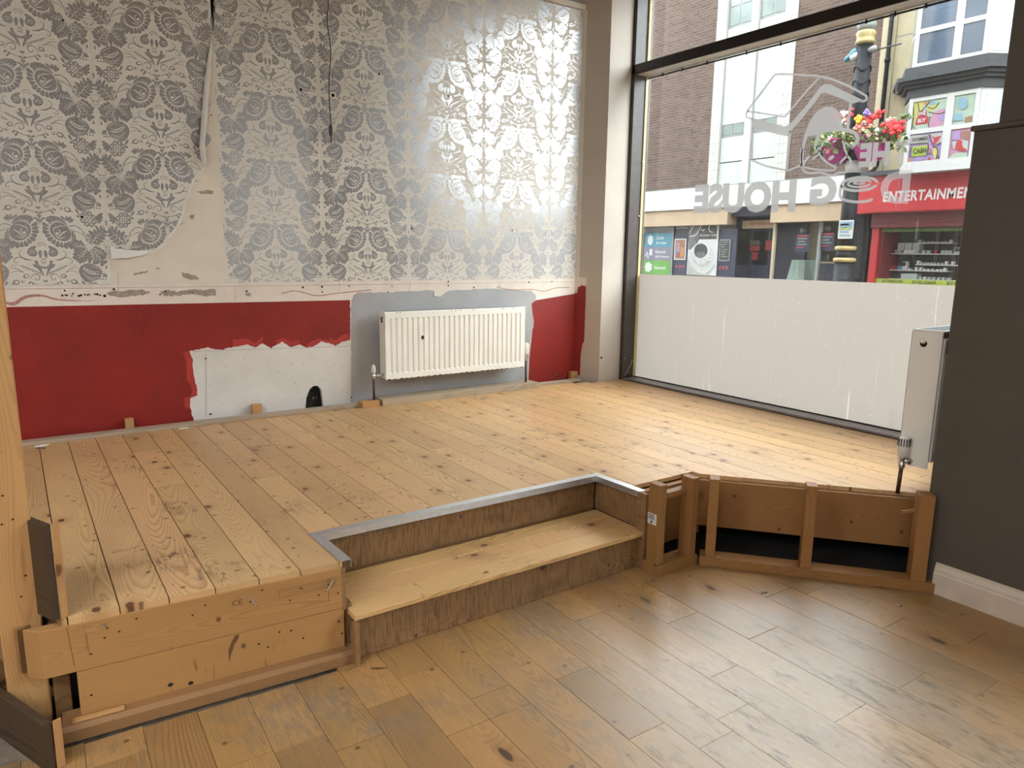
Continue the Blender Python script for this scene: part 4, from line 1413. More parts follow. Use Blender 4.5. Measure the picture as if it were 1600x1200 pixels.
# the step let into the front edge
XL, XR = 0.898, 2.352
for i, (y0, y1) in enumerate(((2.252, 2.375), (2.376, 2.494), (2.495, 2.606))):
    timber('tread_board', (XR + 0.004, y0 + 0.0008, 0.166), (0, 1, 0), (-1, 0, 0), (y1 - y0) - 0.0016, XR - XL, 0.021, M['pine_tread'], plat, 0.002)
timber('riser_board', (XL + 0.004, 2.282, 0.001), (0, 0, 1), (1, 0, 0), 0.164, 1.462, 0.02, M['riser_stained'], plat)
timber('riser_board', (XL - 0.004, 2.625, 0.188), (0, 0, 1), (1, 0, 0), 0.164, 1.464, 0.02, M['riser_stained'], plat)
timber('riser_board', (2.358, 2.30, 0.188), (0, 0, 1), (0, 1, 0), 0.164, 0.32, -0.018, M['riser_stained'], plat)
timber('riser_board', (0.878, 2.312, 0.188), (0, 0, 1), (0, 1, 0), 0.164, 0.31, -0.018, M['riser_stained'], plat)
timber('cleat', (0.893, 2.262, 0.0), (1, 0, 0), (0, 0, 1), 0.018, 0.164, 0.03, M['pine_old'], plat)
box('joist_filler', 0.90, 2.36, 2.63, 2.66, 0.0, PT - BT, M['pine_old'], plat)

# aluminium edge trim: an L section in three lengths
def edge_trim(a, b, inn, ma, mb):
    """a->b outer corner line at platform height, inn = unit vector on to the boards; ma/mb mitre lengths"""
    a = Vector((a[0], a[1], 0)); b = Vector((b[0], b[1], 0)); d = (b - a).normalized(); inn = Vector((inn[0], inn[1], 0)); W_ = 0.036; Hh = 0.030; t = 0.0022
    z = PT + 0.002
    def P(s, w, zz): return s + inn * w + Vector((0, 0, zz))
    bm = bmesh.new()
    sec = lambda s, mm, sg: [bm.verts.new(P(s, -0.004, z)), bm.verts.new(P(s + d * sg * mm, W_, z)), bm.verts.new(P(s + d * sg * mm, W_, z - t)),
                             bm.verts.new(P(s, -0.002, z - t)), bm.verts.new(P(s, -0.002, z - Hh)), bm.verts.new(P(s, -0.004, z - Hh))]
    A = sec(a, ma, -1); B = sec(b, mb, 1)
    bm.faces.new(A); bm.faces.new(B[::-1])
    for i in range(6): bm.faces.new((A[i], A[(i + 1) % 6], B[(i + 1) % 6], B[i]))
    return bm_finish(bm, 'edge_trim', M['alu'], plat)
edge_trim((0.907, 2.600), (2.330, 2.585), (0, 1), 0.036, 0.036)
edge_trim((0.916, 2.318), (0.907, 2.600), (-1, 0), 0.0, 0.036)
edge_trim((2.330, 2.585), (2.343, 2.290), (1, 0), 0.036, 0.0)

# right front: frame of studs standing forward of the boards
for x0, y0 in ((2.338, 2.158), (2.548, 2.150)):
    timber('stud', (x0 + 0.046, y0, 0.048), (0, 1, 0), (0, 0, 1), 0.070, 0.392, -0.046, M['pine_frame_shaded'], plat, 0.002)
timber('base_plate', (2.338, 2.150, 0.0), (0, 1, 0), (1, 0, 0), 0.095, 0.275, -0.048, M['pine_frame_shaded'], plat, 0.002)
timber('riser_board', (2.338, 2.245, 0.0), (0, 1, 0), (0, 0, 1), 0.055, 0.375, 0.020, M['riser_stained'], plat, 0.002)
timber('fascia_plank', (2.365, 2.372, 0.048), (0, 0, 1), (1, 0, 0), 0.142, 0.475, -0.035, M['pine_frame_shaded'], plat)
timber('fascia_plank', (2.365, 2.372, 0.192), (0, 0, 1), (1, 0, 0), 0.155, 0.475, -0.035, M['pine_frame_shaded'], plat)
timber('noggin', (2.384, 2.185, 0.385), (0, 1, 0), (1, 0, 0), 0.04, 0.165, 0.028, M['pine_frame_shaded'], plat)
timber('noggin', (2.60, 2.27, 0.345), (0, 1, 0), (1, 0, 0), 0.04, 0.11, 0.028, M['pine_frame_shaded'], plat)
lab = [(2.170, 0.245), (2.226, 0.245), (2.226, 0.298), (2.170, 0.298)]
sheet('barcode_label', [[lab]], lambda a, b: (2.3365, a, b), M['white_label'], plat)
bars = []
for i in range(9):
    y = 2.186 + i * 0.0040
    bars.append([[(y, 0.268), (y + 0.0012 + 0.0012 * (i % 3 == 0), 0.268), (y + 0.0012 + 0.0012 * (i % 3 == 0), 0.294), (y, 0.294)]])
bars.append([[(2.196, 0.250), (2.206, 0.250), (2.206, 0.262), (2.196, 0.262)]])
sheet('barcode_bars', bars, lambda a, b: (2.3355, a, b), M['ink_black'], plat)
# angled frame
A_ = Vector((2.605, 2.130, 0)); dd = Vector((0.644, -0.765, 0)).normalized(); nn = Vector((0.765, 0.644, 0)).normalized()
def ap(s, w, z): return A_ + dd * s + nn * w + Vector((0, 0, z))
def ang_timber(name, s, w, z, L, wid, h, mat, vertical=False):
    """vertical: local x along the run, y up; else local x = depth, y along the run"""
    if vertical:
        return timber(name, ap(s, w + wid, z), dd, (0, 0, 1), L, h, wid, mat, plat, 0.002)
    m = timber(name, ap(s, w, z), nn, dd, wid, L, -h, mat, plat, 0.002)
    return m
ang_timber('base_plate', 0.0, 0.0, 0.0, 1.05, 0.090, 0.047, M['pine_frame_shaded'])
ang_timber('stud', 0.024, 0.004, 0.047, 0.046, 0.070, 0.388, M['pine_frame_shaded'], True)
ang_timber('stud', 0.452, 0.004, 0.047, 0.048, 0.070, 0.398, M['pine_frame_shaded'], True)
ang_timber('stud', 0.918, 0.004, 0.047, 0.062, 0.075, 0.402, M['pine_frame_shaded'], True)
ang_timber('stud', 0.955, 0.06, 0.047, 0.05, 0.06, 0.31, M['pine_old'], True)
A2 = Vector((2.804, 2.332, 0)); d2 = Vector((3.487 - 2.804, 1.521 - 2.332, 0)).normalized(); n2 = Vector((0.765, 0.644, 0)).normalized()
JB = timber('joist_board', A2 + n2 * 0.008 + d2 * -0.02 + Vector((0, 0, 0.110)), (0, 0, 1), d2, 0.242 - 0.0, 1.12, -0.04, M['pine_frame_shaded'], plat)
timber('joist_board', A2 + n2 * 0.002 + d2 * -0.0 + Vector((0, 0, 0.318)), (0, 0, 1), d2, PT - BT - 0.318, 1.06, -0.006, M['riser_stained'], plat)
zc = lambda px, py: None
def on_j(s, z): 
    p = A2 + n2 * 0.0065 + d2 * s
    return (p.x, p.y, z)
text('stamp_mark', 'CE', on_j, M['ink_brown'], JB, (0.715, 0.236, 0.758, 0.262), 0.0)
sheet('printed_stamp', [[ribbon([(0.885, 0.222), (0.885, 0.255)], 0.003)], [ribbon([(0.885, 0.222), (0.98, 0.222)], 0.002)], [ribbon([(0.885, 0.255), (0.98, 0.255)], 0.0015)]], on_j, M['ink_brown'], JB)
hh = []
for s, z in [(0.16, 0.30), (0.17, 0.245), (0.33, 0.295), (0.31, 0.22), (0.37, 0.285), (0.24, 0.25), (0.40, 0.20), (0.52, 0.20), (0.62, 0.27), (0.50, 0.25), (0.8, 0.19), (0.57, 0.30)]:
    hh.append([[(s + 0.006 * math.cos(k * 1.05), z + 0.005 * math.sin(k * 1.05)) for k in range(6)]])
sheet('knot_spots', hh, on_j, M['screw_hole'], JB)
timber('splinter', ap(0.90, -0.004, 0.375), (0, 0, 1), (dd.x * -0.7 - nn.x * .3, dd.y * -0.7 - nn.y * .3, -0.35), 0.014, 0.055, 0.008, M['pine_frame_shaded'], plat, 0.001)
# near-black sheets standing in for the shade under the boards
box('underfloor_shade_back', -1.0, 4.4, 4.70, 4.80, -0.01, 0.35, M['void_shade'], plat)
slab('underfloor_shade_sheet', [[(-0.9, 4.7), (-0.9, 3.6), (0.06, 2.42), (0.88, 2.35), (0.9, 2.66), (2.40, 2.66), (2.40, 2.25), (2.69, 2.25), (3.24, 1.60), (3.6, 1.46), (4.38, 1.46), (4.38, 4.58), (4.0, 4.7)]], lambda p, q, dd_: (p, q, -0.014 + dd_), 0.008, M['void_shade'], plat)

# ------------------------------------------------------------------ loose timber beside the platform
tp = thing('timber_post', (-0.07, 2.45, 0), 'upright raw pine post at the left corner of the platform', 'post')
zt = 1.60
m0 = onY(62, 970, 2.46)
pL = timber('post_timber', (-0.122, 2.46, 0.0), (1, 0, 0), (0, 0, 1), 0.106, 2.2, -0.055, M['pine_new'], tp, 0.004)
kn = []
for px, py in ((4, 775), (3, 820), (40, 900), (33, 933), (20, 812)):
    q = onY(px, py, 2.456); kn.append([[(q[0] + 0.004 * math.cos(k * 1.05), q[2] + 0.003 * math.sin(k * 1.05)) for k in range(6)]])
sheet('nail_holes', kn, lambda a, b: (a, 2.4045 if False else 2.4590, b), M['screw_hole'], tp)

ub = thing('riser_offcut', (0.0, 2.5, PT), 'dark-stained plank on edge standing on the platform behind the left post', 'board')
d3 = Vector((-0.079, 0.175, 0)).normalized()
timber('plank', (0.030, 2.392, PT + 0.002), (0, 0, 1), d3, 0.300, 0.32, 0.022, M['board_dark'], ub)
timber('cut_edge', (0.0315, 2.389, PT + 0.002), (0.9116, 0.411, 0), (0, 0, 1), 0.020, 0.300, 0.004, M['pine_new'], ub, 0.001)

lb = thing('cladding_offcut', (-0.05, 2.35, 0.0), 'dark-stained plank on edge on the oak floor at the bottom left corner', 'board')
d4 = Vector((-0.115, 0.265, 0)).normalized()
timber('plank', (-0.020, 2.226, 0.001), (0, 0, 1), d4, 0.152, 0.75, 0.024, M['board_dark'], lb)
timber('cut_edge', (-0.0185, 2.2235, 0.001), (d4.y, -d4.x, 0), (0, 0, 1), 0.022, 0.152, 0.004, M['pine_new'], lb, 0.001)

# blocks of wood standing between batten and wall
BLK = 'wood blocks along the wallpaper wall'
for i, (px0, px1, py, lab_) in enumerate(((195, 209, 655, 'small pine block behind the batten, in front of the solid red paint'),
                                          (394, 409, 633, 'small pine block behind the batten, in front of the white patch'),
                                          (892, 908, 581, 'small pine block in the corner beside the grey pier'))):
    q0 = onY(px0, py, 4.80); q1 = onY(px1, py, 4.80)
    b_ = box('wood_block', q0[0], q1[0], 4.793, 4.835, PT - 0.02, q0[2], M['pine_new'], None, 0.002)
    tag(b_, lab_, 'wood block', BLK)

# ------------------------------------------------------------------ radiators
def radiator_panel(name, x0, x1, z0, z1, yf, nfl, par, flip=1):
    """fluted front: profile in x, flat margins above and below"""
    pw = (x1 - x0 - 0.05) / nfl
    xs, ds = [x0], [0.0]
    x = x0 + 0.025
    for i in range(nfl):
        for t, d in ((0.0, 0.0), (0.10, 0.0), (0.26, 0.009), (0.52, 0.009), (0.68, 0.0)):
            xs.append(x + t * pw); ds.append(d)
        x += pw
    xs.append(x1); ds.append(0.0)
    rows = [(z0, 0, 0.004), (z0 + 0.004, 0, 0), (z0 + 0.040, 0, 0), (z0 + 0.052, 1, 0), (z1 - 0.052, 1, 0), (z1 - 0.040, 0, 0), (z1 - 0.004, 0, 0), (z1, 0, 0.004)]
    vs, fs = [], []
    n = len(xs)
    for z, k, e in rows:
        for a, d in zip(xs, ds): vs.append((a, yf + flip * (k * d + e), z))
    for r in range(len(rows) - 1):
        for i in range(n - 1):
            a = r * n + i
            fs.append((a, a + 1, a + n + 1, a + n))
    # back and rim
    k = len(vs); yb = yf + flip * 0.016
    vs += [(x0, yb, z0), (x1, yb, z0), (x1, yb, z1), (x0, yb, z1)]
    fs += [(k, k + 3, k + 2, k + 1), (0, k, k + 1, n - 1), (n * (len(rows) - 1), n * len(rows) - 1, k + 2, k + 3)]
    fs += [(0, n * (len(rows) - 1), k + 3, k), (n - 1, k + 1, k + 2, n * len(rows) - 1)]
    return mesh(name, vs, fs, M['rad_white'], par)


r1 = thing('radiator', (2.76, 4.72, 0.55), 'white ribbed panel radiator on the grey patch of the wallpaper wall', 'radiator', None)
x0, x1, z0, z1, yf, yb = 2.158, 3.386, 0.556, 1.043, 4.675, 4.762
fp_ = radiator_panel('front_panel', x0, x1, z0, z1, yf, 27, r1)
box('side_panel', x0 - 0.004, x0 + 0.002, yf + 0.006, yb, z0 + 0.012, z1 + 0.002, M['rad_white'], r1, 0.001)
box('side_panel', x1 - 0.002, x1 + 0.004, yf + 0.006, yb, z0 + 0.012, z1 + 0.002, M['rad_white'], r1, 0.001)
box('back_panel', x0, x1, yb - 0.016, yb, z0 + 0.01, z1 - 0.01, M['rad_white'], r1)
tg = box('top_grille', x0 - 0.004, x1 + 0.004, yf + 0.008, yb, z1 - 0.002, z1 + 0.004, M['rad_white'], r1, 0.001)
bm = bmesh.new()
for i in range(40):
    a = x0 + 0.02 + i * 0.030
    bm_box(bm, a, a + 0.022, yf + 0.02, yb - 0.012, z1 + 0.0038, z1 + 0.0044)
bm_finish(bm, 'grille_slots', M['rad_slot'], tg)
lathe('air_vent', [(0.013, 0), (0.013, 0.006), (0.007, 0.008), (0.007, 0.013), (0.002, 0.014)], M['steel'], r1, (x0 - 0.004, 4.715, 1.0), (-1, 0, 0), 10)
lathe('air_vent', [(0.010, 0), (0.011, 0.003), (0.002, 0.004)], M['screw_hole'], r1, (x0 - 0.004, 4.717, 0.978), (-1, 0, 0), 10)
rv, chips_ = random.Random(5), []
for i in range(26):
    a = x0 + 0.01 + i * 0.047; chips_.append([[(a, z0 + 0.0), (a + rv.uniform(.01, .04), z0), (a + rv.uniform(.01, .03), z0 + rv.uniform(.003, .009)), (a + .004, z0 + rv.uniform(.002, .007))]])
for i in range(9):
    a = x0 + rv.uniform(0.05, 1.2); chips_.append([[(a, z1 - .005), (a + .01, z1 - .005), (a + .012, z1), (a, z1)]])
q = onY(660.5, 527, yf); chips_.append([[(q[0] - .011, q[2] - .014), (q[0] + .009, q[2] - .014), (q[0] + .011, q[2] + .010), (q[0] - .006, q[2] + .014), (q[0] - .013, q[2] + .004)]])
sheet('rust_chips', chips_, lambda a, b: (a, yf - 0.0012, b), M['rad_rust'], fp_)
hb = box('knocked_hole', q[0] - .009, q[0] + .007, yf - 0.002, yf - 0.0013, q[2] - .012, q[2] + .008, M['screw_hole'], fp_)
# lockshield valve and pipe at the left, thermostatic head and pipe at the right
vx, vy = 2.080, 4.715
VL = lathe('lockshield_valve', [(0.008, 0), (0.013, 0.004), (0.013, 0.03), (0.010, 0.034), (0.010, 0.045)], M['chrome'], r1, (vx, vy, 0.565), (0, 0, 1), 12)
lathe('valve_cap', [(0.012, 0), (0.016, 0.004), (0.015, 0.040), (0.009, 0.055), (0.004, 0.060)], M['plastic_white'], VL, (vx, vy, 0.612), (0, 0, 1), 12)
tube('valve_tail', [(vx, vy, 0.590), (x0 + 0.01, vy, 0.590)], [0.011, 0.013], M['chrome'], VL)
lathe('tail_nut', [(0.014, 0), (0.018, 0.002), (0.018, 0.014), (0.014, 0.016)], M['chrome'], VL, (vx + 0.022, vy, 0.590), (1, 0, 0), 6, False)
tube('supply_pipe', [(vx, vy, 0.41), (vx, vy, 0.566)], 0.0085, M['pipe'], r1)
vx2 = 3.432
VR = lathe('thermostatic_valve', [(0.010, 0), (0.014, 0.004), (0.014, 0.05), (0.011, 0.055)], M['chrome'], r1, (vx2, vy, 0.600), (0, 0, 1), 12)
lathe('valve_head', [(0.016, 0), (0.021, 0.004), (0.023, 0.03), (0.024, 0.07), (0.020, 0.088), (0.010, 0.092)], M['plastic_white'], VR, (vx2, vy, 0.655), (0, 0, 1), 14)
tube('valve_tail', [(vx2, vy, 0.615), (x1 - 0.01, vy, 0.615)], 0.011, M['chrome'], VR)
tube('supply_pipe', [(vx2, vy, 0.40), (vx2, vy, 0.602)], 0.0085, M['pipe'], r1)

r2 = thing('radiator', (3.85, 1.57, 0.5), 'cream panel radiator seen end-on behind the dark boxed wall', 'radiator')
X0, X1 = 3.41, 4.28
Z0, Z1 = 0.512, 1.150
box('side_panel', X0 - 0.004, X0 + 0.002, 1.510, 1.645, Z0, Z1, M['rad_white'], r2, 0.002)
box('side_panel', X1 - 0.002, X1 + 0.004, 1.510, 1.645, Z0, Z1, M['rad_white'], r2, 0.002)
radiator_panel('front_panel', X0, X1, Z0, Z1 - 0.005, 1.648, 19, r2, -1)
bp2 = box('back_panel', X0 + 0.012, X1, 1.505, 1.520, Z0 + 0.03, Z1 - 0.03, M['rad_white'], r2, 0.002)
tg2 = box('top_grille', X0 - 0.004, X1 + 0.004, 1.508, 1.645, Z1 - 0.004, Z1 + 0.003, M['rad_white'], r2, 0.001)
bm = bmesh.new()
for i in range(26): bm_box(bm, X0 + 0.02 + i * 0.032, X0 + 0.044 + i * 0.032, 1.522, 1.632, Z1 + 0.0028, Z1 + 0.0036)
bm_finish(bm, 'grille_slots', M['rad_slot'], tg2)
bm = bmesh.new()
for i in range(3): bm_box(bm, X0 + 0.03 + i * 0.02, X0 + 0.042 + i * 0.02, 1.5035, 1.506, Z1 - 0.10, Z1 - 0.045)
bm_finish(bm, 'grille_slots', M['rad_slot'], bp2)
box('wall_bracket', X0 + 0.09, X0 + 0.115, 1.434, 1.506, Z0 + 0.05, Z1 - 0.12, M['rad_white'], r2, 0.002)
lathe('air_vent', [(0.016, 0), (0.016, 0.001), (0.006, 0.0012)], M['screw_hole'], r2, (X0 - 0.004, 1.590, 1.090), (-1, 0, 0), 16)
lathe('vent_plug', [(0.013, 0), (0.014, 0.004), (0.010, 0.008), (0.008, 0.012), (0.006, 0.013)], M['rad_white'], r2, (X0 - 0.004, 1.592, 1.102), (-1, 0, 0), 12)
tx, ty = X0 - 0.035, 1.610
zv = onX(1418, 722, tx)[2]
V2 = lathe('thermostatic_valve', [(0.011, 0), (0.015, 0.004), (0.015, 0.022), (0.012, 0.026), (0.012, 0.045), (0.016, 0.048), (0.016, 0.058)], M['chrome'], r2, (tx, ty, zv - 0.035), (0, 0, 1), 12)
tube('valve_tail', [(tx, ty, zv), (X0 + 0.01, ty - 0.03, zv + 0.002)], [0.011, 0.012], M['chrome'], V2)
lathe('tail_nut', [(0.014, 0), (0.018, 0.002), (0.018, 0.014), (0.014, 0.016)], M['chrome'], V2, (tx + 0.016, ty - 0.012, zv), (1, -0.6, 0), 6, False)
HD = lathe('valve_head', [(0.019, 0), (0.024, 0.004), (0.027, 0.035), (0.027, 0.068), (0.024, 0.086), (0.016, 0.094), (0.004, 0.096)], M['plastic_white'], V2, (tx, ty, zv + 0.022), (0, 0, 1), 18)
bm = bmesh.new()
for i in range(14):
    a = i * 2 * math.pi / 14
    m = Matrix.Translation((tx, ty, zv + 0.022)) @ Matrix.Rotation(a, 4, 'Z')
    k = len(bm.verts); bm_box(bm, 0.0255, 0.0288, -0.0022, 0.0022, 0.052, 0.088)
    bm.verts.ensure_lookup_table()
    for v in bm.verts[k:]: v.co = m @ v.co
bm_finish(bm, 'grip_ribs', M['rad_slot'], HD)
tube('supply_pipe', [(tx - 0.004, ty + 0.002, PT), (tx, ty, zv - 0.033)], 0.0095, M['pipe'], r2)

# ------------------------------------------------------------------ small loose things
hc = thing('hanging_cable', (1.85, 4.8, 2.2), 'thin grey flex hanging down the wallpaper with a bare connector', 'cable')
cp = [(1.870, 4.832, 3.42)] + [tuple(onY(px, py, yy)) for px, py, yy in ((513, 0, 4.825), (511, 32, 4.82), (516, 70, 4.81), (516.5, 90, 4.80), (514, 128, 4.79), (515, 165, 4.785), (517, 195, 4.78))]
tube('flex', spline(cp, 4), 0.0032, M['cable'], hc, 6)
q = onY(517.5, 197, 4.78); q2 = onY(517, 212, 4.78)
lathe('connector', [(0.004, 0), (0.010, 0.006), (0.013, 0.03), (0.013, 0.06), (0.006, 0.075)], M['cable'], hc, (q2[0], 4.78, q2[2] - 0.004), (0, 0, 1), 8)
tube('red_core', [(q2[0], 4.78, q2[2]), (q2[0] + 0.004, 4.78, q2[2] - 0.02), (q2[0] + 0.001, 4.779, q2[2] - 0.04)], 0.004, M['sign_red'], hc, 6)
hq = wp(520, 149)
ah = lathe('cable_hole', [(0.022, 0), (0.022, 0.002), (0.013, 0.0021)], M['plaster'], wall_back, (hq[0], WY - 0.002, hq[1]), (0, -1, 0), 12)
lathe('cable_hole_core', [(0.012, 0), (0.012, 0.0010), (0.002, 0.0011)], M['screw_hole'], wall_back, (hq[0], WY - 0.0045, hq[1]), (0, -1, 0), 10)

lw = thing('loose_wire', (3.75, 4.80, PT), 'pale loose wire end behind the batten near the pier', 'wire')
tube('wire', spline([tuple(onY(px, py, 4.80)) for px, py in ((858, 592), (866, 587), (871, 585), (870, 591), (878, 590), (886, 586))], 4), 0.0022, M['cable'], lw, 5)

def plug(px, py, ang, L, lab_):
    q = onZ(px, py, PT)
    o = thing('wall_plug', (q[0], q[1], PT), lab_, 'wall plug')
    d = Vector((math.cos(ang), math.sin(ang), 0))
    tube('plug_body', [Vector((q[0], q[1], PT + 0.006)) - d * L / 2, Vector((q[0], q[1], PT + 0.006)), Vector((q[0], q[1], PT + 0.005)) + d * L / 2], [0.005, 0.006, 0.003], M['plastic_white'], o, 6)
    return o
w1 = plug(66, 698, 0.2, 0.07, 'white plastic plug with a screw on the boards at far left')
tube('screw', [Vector((0.03, 4.62, PT + 0.004)), Vector((0.075, 4.60, PT + 0.004))], [0.0025, 0.004], M['steel'], w1, 6)
plug(287, 671, 0.05, 0.06, 'white plastic sliver on the boards near the batten')

def debris(name, pts, r, mat, lab_, cat):
    o = tube(name, pts, r, mat, None, 5); return tag(o, lab_, cat)
debris('wood_splinter', [tuple(onZ(px, py, 0.004)) for px, py in ((545, 1046), (560, 1036), (580, 1024))], [0.002, 0.005, 0.002], M['pine_old'], 'dark wood splinter on the oak floor beside the step corner', 'splinter')
debris('wood_splinter', [tuple(onZ(px, py, 0.003)) for px, py in ((579, 1044), (590, 1044), (606, 1043))], [0.0015, 0.004, 0.001], M['ink_brown'], 'short brown splinter lying flat on the oak floor right of the step corner', 'splinter')
debris('wood_chip', [tuple(onZ(px, py, 0.004)) for px, py in ((1190, 926), (1195, 923), (1199, 925))], [0.004, 0.007, 0.003], M['pine_grey'], 'pale wood chip on the floor before the angled frame', 'wood chip')
debris('wood_chip', [tuple(onZ(px, py, 0.003)) for px, py in ((1400, 944), (1405, 946), (1409, 945))], [0.002, 0.005, 0.002], M['pine_grey'], 'tiny wood chip near the white skirting', 'wood chip')
q = onZ(850, 762, PT)
debris('wood_splinter', [tuple(onZ(px, py, 0.19)) for px, py in ((755, 896), (760, 893), (764, 895))], [0.001, 0.003, 0.001], M['ink_brown'], 'small brown splinter on the step tread', 'splinter')
# ------------------------------------------------------------------ the street outside
FX = 16.0
GZ = -0.15
ro = random.Random(77)
g_ = box('ground', 4.6, 40, -40, 60, GZ - 0.1, GZ, M['pavement']); tag(g_, None, None, None, 'structure')


def fr(px0, py0, px1, py1, x):
    """image rectangle -> (y_left, y_right, z_low, z_high) on the plane X=x"""
    mx, my = (px0 + px1) / 2, (py0 + py1) / 2
    yl = onX(px0, my, x)[1]; yr = onX(px1, my, x)[1]
    zt_ = onX(mx, py0, x)[2]; zb = onX(mx, py1, x)[2]
    return yl, yr, zb, zt_


def fbox(name, r, x, t, mat, par, bev=0.0):
    """box on the plane X=x, thickness t away from the viewer"""
    return box(name, x, x + t, r[1], r[0], r[2], r[3], mat, par, bev)


ft = box('low_sky_blocker', 18, 24, -34, -5, GZ, 4.6, M['brick']); tag(ft, None, None, None, 'structure')  # unseen low block, added to cut the low sky out of reflections
# ---- brown brick building
bb_ = thing('brick_building', (FX, 14, GZ), 'brown brick building with a white tiled window bay across the street', 'building')
YC0, YC1 = 13.62, 11.20                 # window bay, left and right
YB = 9.06                                # party line with the cream building
ZB0 = 3.29
box('brick_wall', FX, FX + 0.4, YC0, 30, ZB0, 9.3, M['brick'], bb_)
box('brick_wall', FX, FX + 0.4, YB, YC1, ZB0, 9.3, M['brick'], bb_)
box('concrete_edge', FX - 0.05, FX + 0.3, YB, 30, ZB0 - 0.02, ZB0 + 0.05, M['frame_grey'], bb_)
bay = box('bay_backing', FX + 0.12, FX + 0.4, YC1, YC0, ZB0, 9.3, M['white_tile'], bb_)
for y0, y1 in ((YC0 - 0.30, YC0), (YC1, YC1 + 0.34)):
    nrow = 40
    tb_ = box('tile_pier', FX - 0.03, FX + 0.14, y0, y1, ZB0, 9.3, M['white_tile'], bb_)
    gv = []
    for i in range(nrow):
        z = ZB0 + i * 0.23; gv.append([[(y0, z), (y1, z), (y1, z + .012), (y0, z + .012)]])
    for k in (1, 2): gv.append([[(y0 + (y1 - y0) * k / 3 - .006, ZB0), (y0 + (y1 - y0) * k / 3 + .006, ZB0), (y0 + (y1 - y0) * k / 3 + .006, 9.3), (y0 + (y1 - y0) * k / 3 - .006, 9.3)]])
    sheet('tile_joints', gv, lambda a, b: (FX - 0.031, a, b), M['frame_grey'], tb_)
BL, BR = YC0 - 0.30, YC1 + 0.34
MID = (BL + BR) / 2
box('mullion', FX - 0.02, FX + 0.14, MID - 0.10, MID + 0.10, ZB0, 9.3, M['white_tile'], bb_)
WZ0, WZ1 = 4.62, 6.22
for fl_i in range(2):
    dz = fl_i * 2.72
    for y0, y1 in ((MID + 0.10, BL), (BR, MID - 0.10)):
        for za, zb in ((ZB0 + dz - (1.12 if fl_i else 0) + 0.0, ZB0 + dz + 0.62), (ZB0 + dz + 0.64, WZ0 + dz - 0.05)):
            box('spandrel_panel', FX + 0.04, FX + 0.13, y0 + .02, y1 - .02, za + .01, zb, M['spandrel'], bb_)
        wf = box('window', FX + 0.06, FX + 0.13, y0, y1, WZ0 + dz - 0.04, WZ1 + dz, M['frame_grey'], bb_)
        zm = WZ0 + dz + 0.46; ym = (y0 + y1) / 2
        for ya, yb_ in ((y0 + .05, ym - .025), (ym + .025, y1 - .05)):
            for za, zb in ((WZ0 + dz + .02, zm - .03), (zm + .03, WZ1 + dz - .05)):
                dark = (y1 < MID and ya > ym and zb > zm + .5)
                box('pane', FX + 0.052, FX + 0.062, ya, yb_, za, zb, M['pane_blue'] if dark else M['pane_pale'], wf)
# ground floor shopfront of the brick building
sf = thing('cafe_shopfront', (FX, 13, GZ), 'shopfront with white and beige fascia below the brick building', 'shopfront')
ZWB = 2.73
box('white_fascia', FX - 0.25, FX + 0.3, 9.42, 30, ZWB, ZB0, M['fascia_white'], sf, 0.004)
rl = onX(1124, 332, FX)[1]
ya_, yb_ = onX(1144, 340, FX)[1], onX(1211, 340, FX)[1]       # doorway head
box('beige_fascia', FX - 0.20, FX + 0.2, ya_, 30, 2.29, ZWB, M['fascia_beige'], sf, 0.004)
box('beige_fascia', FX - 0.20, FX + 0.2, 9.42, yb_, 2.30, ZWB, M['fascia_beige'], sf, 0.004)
box('door_recess', FX + 0.8, FX + 0.9, yb_ - 0.4, ya_ + 0.5, GZ, ZWB, M['navy'], sf)
box('recess_head', FX - 0.02, FX + 0.8, yb_, ya_, 2.50, ZWB, M['navy'], sf)
r_ = fr(1160, 344, 1211, 357, FX + 0.3)
sgn = fbox('value_sign', r_, FX + 0.3, 0.04, M['fascia_beige'], sf)
text('sign_lettering', 'for good value', lambda a, b: (FX + 0.298, a, b), M['script_red'], sgn, (r_[0] - .25 * (r_[0] - r_[1]), r_[2] + .05, r_[1], r_[3] - .02), 0.02, 0.35)
box('back_wall', FX + 2.2, FX + 2.3, 9.45, 22, GZ, 2.8, M['slat_cream'], sf)
box('shop_floor', FX + 0.05, FX + 2.3, 9.45, 22, GZ, GZ + 0.02, M['photo_dark'], sf)
box('shop_ceiling', FX + 0.05, FX + 2.3, 9.45, 22, 2.75, 2.8, M['cream_render'], sf)
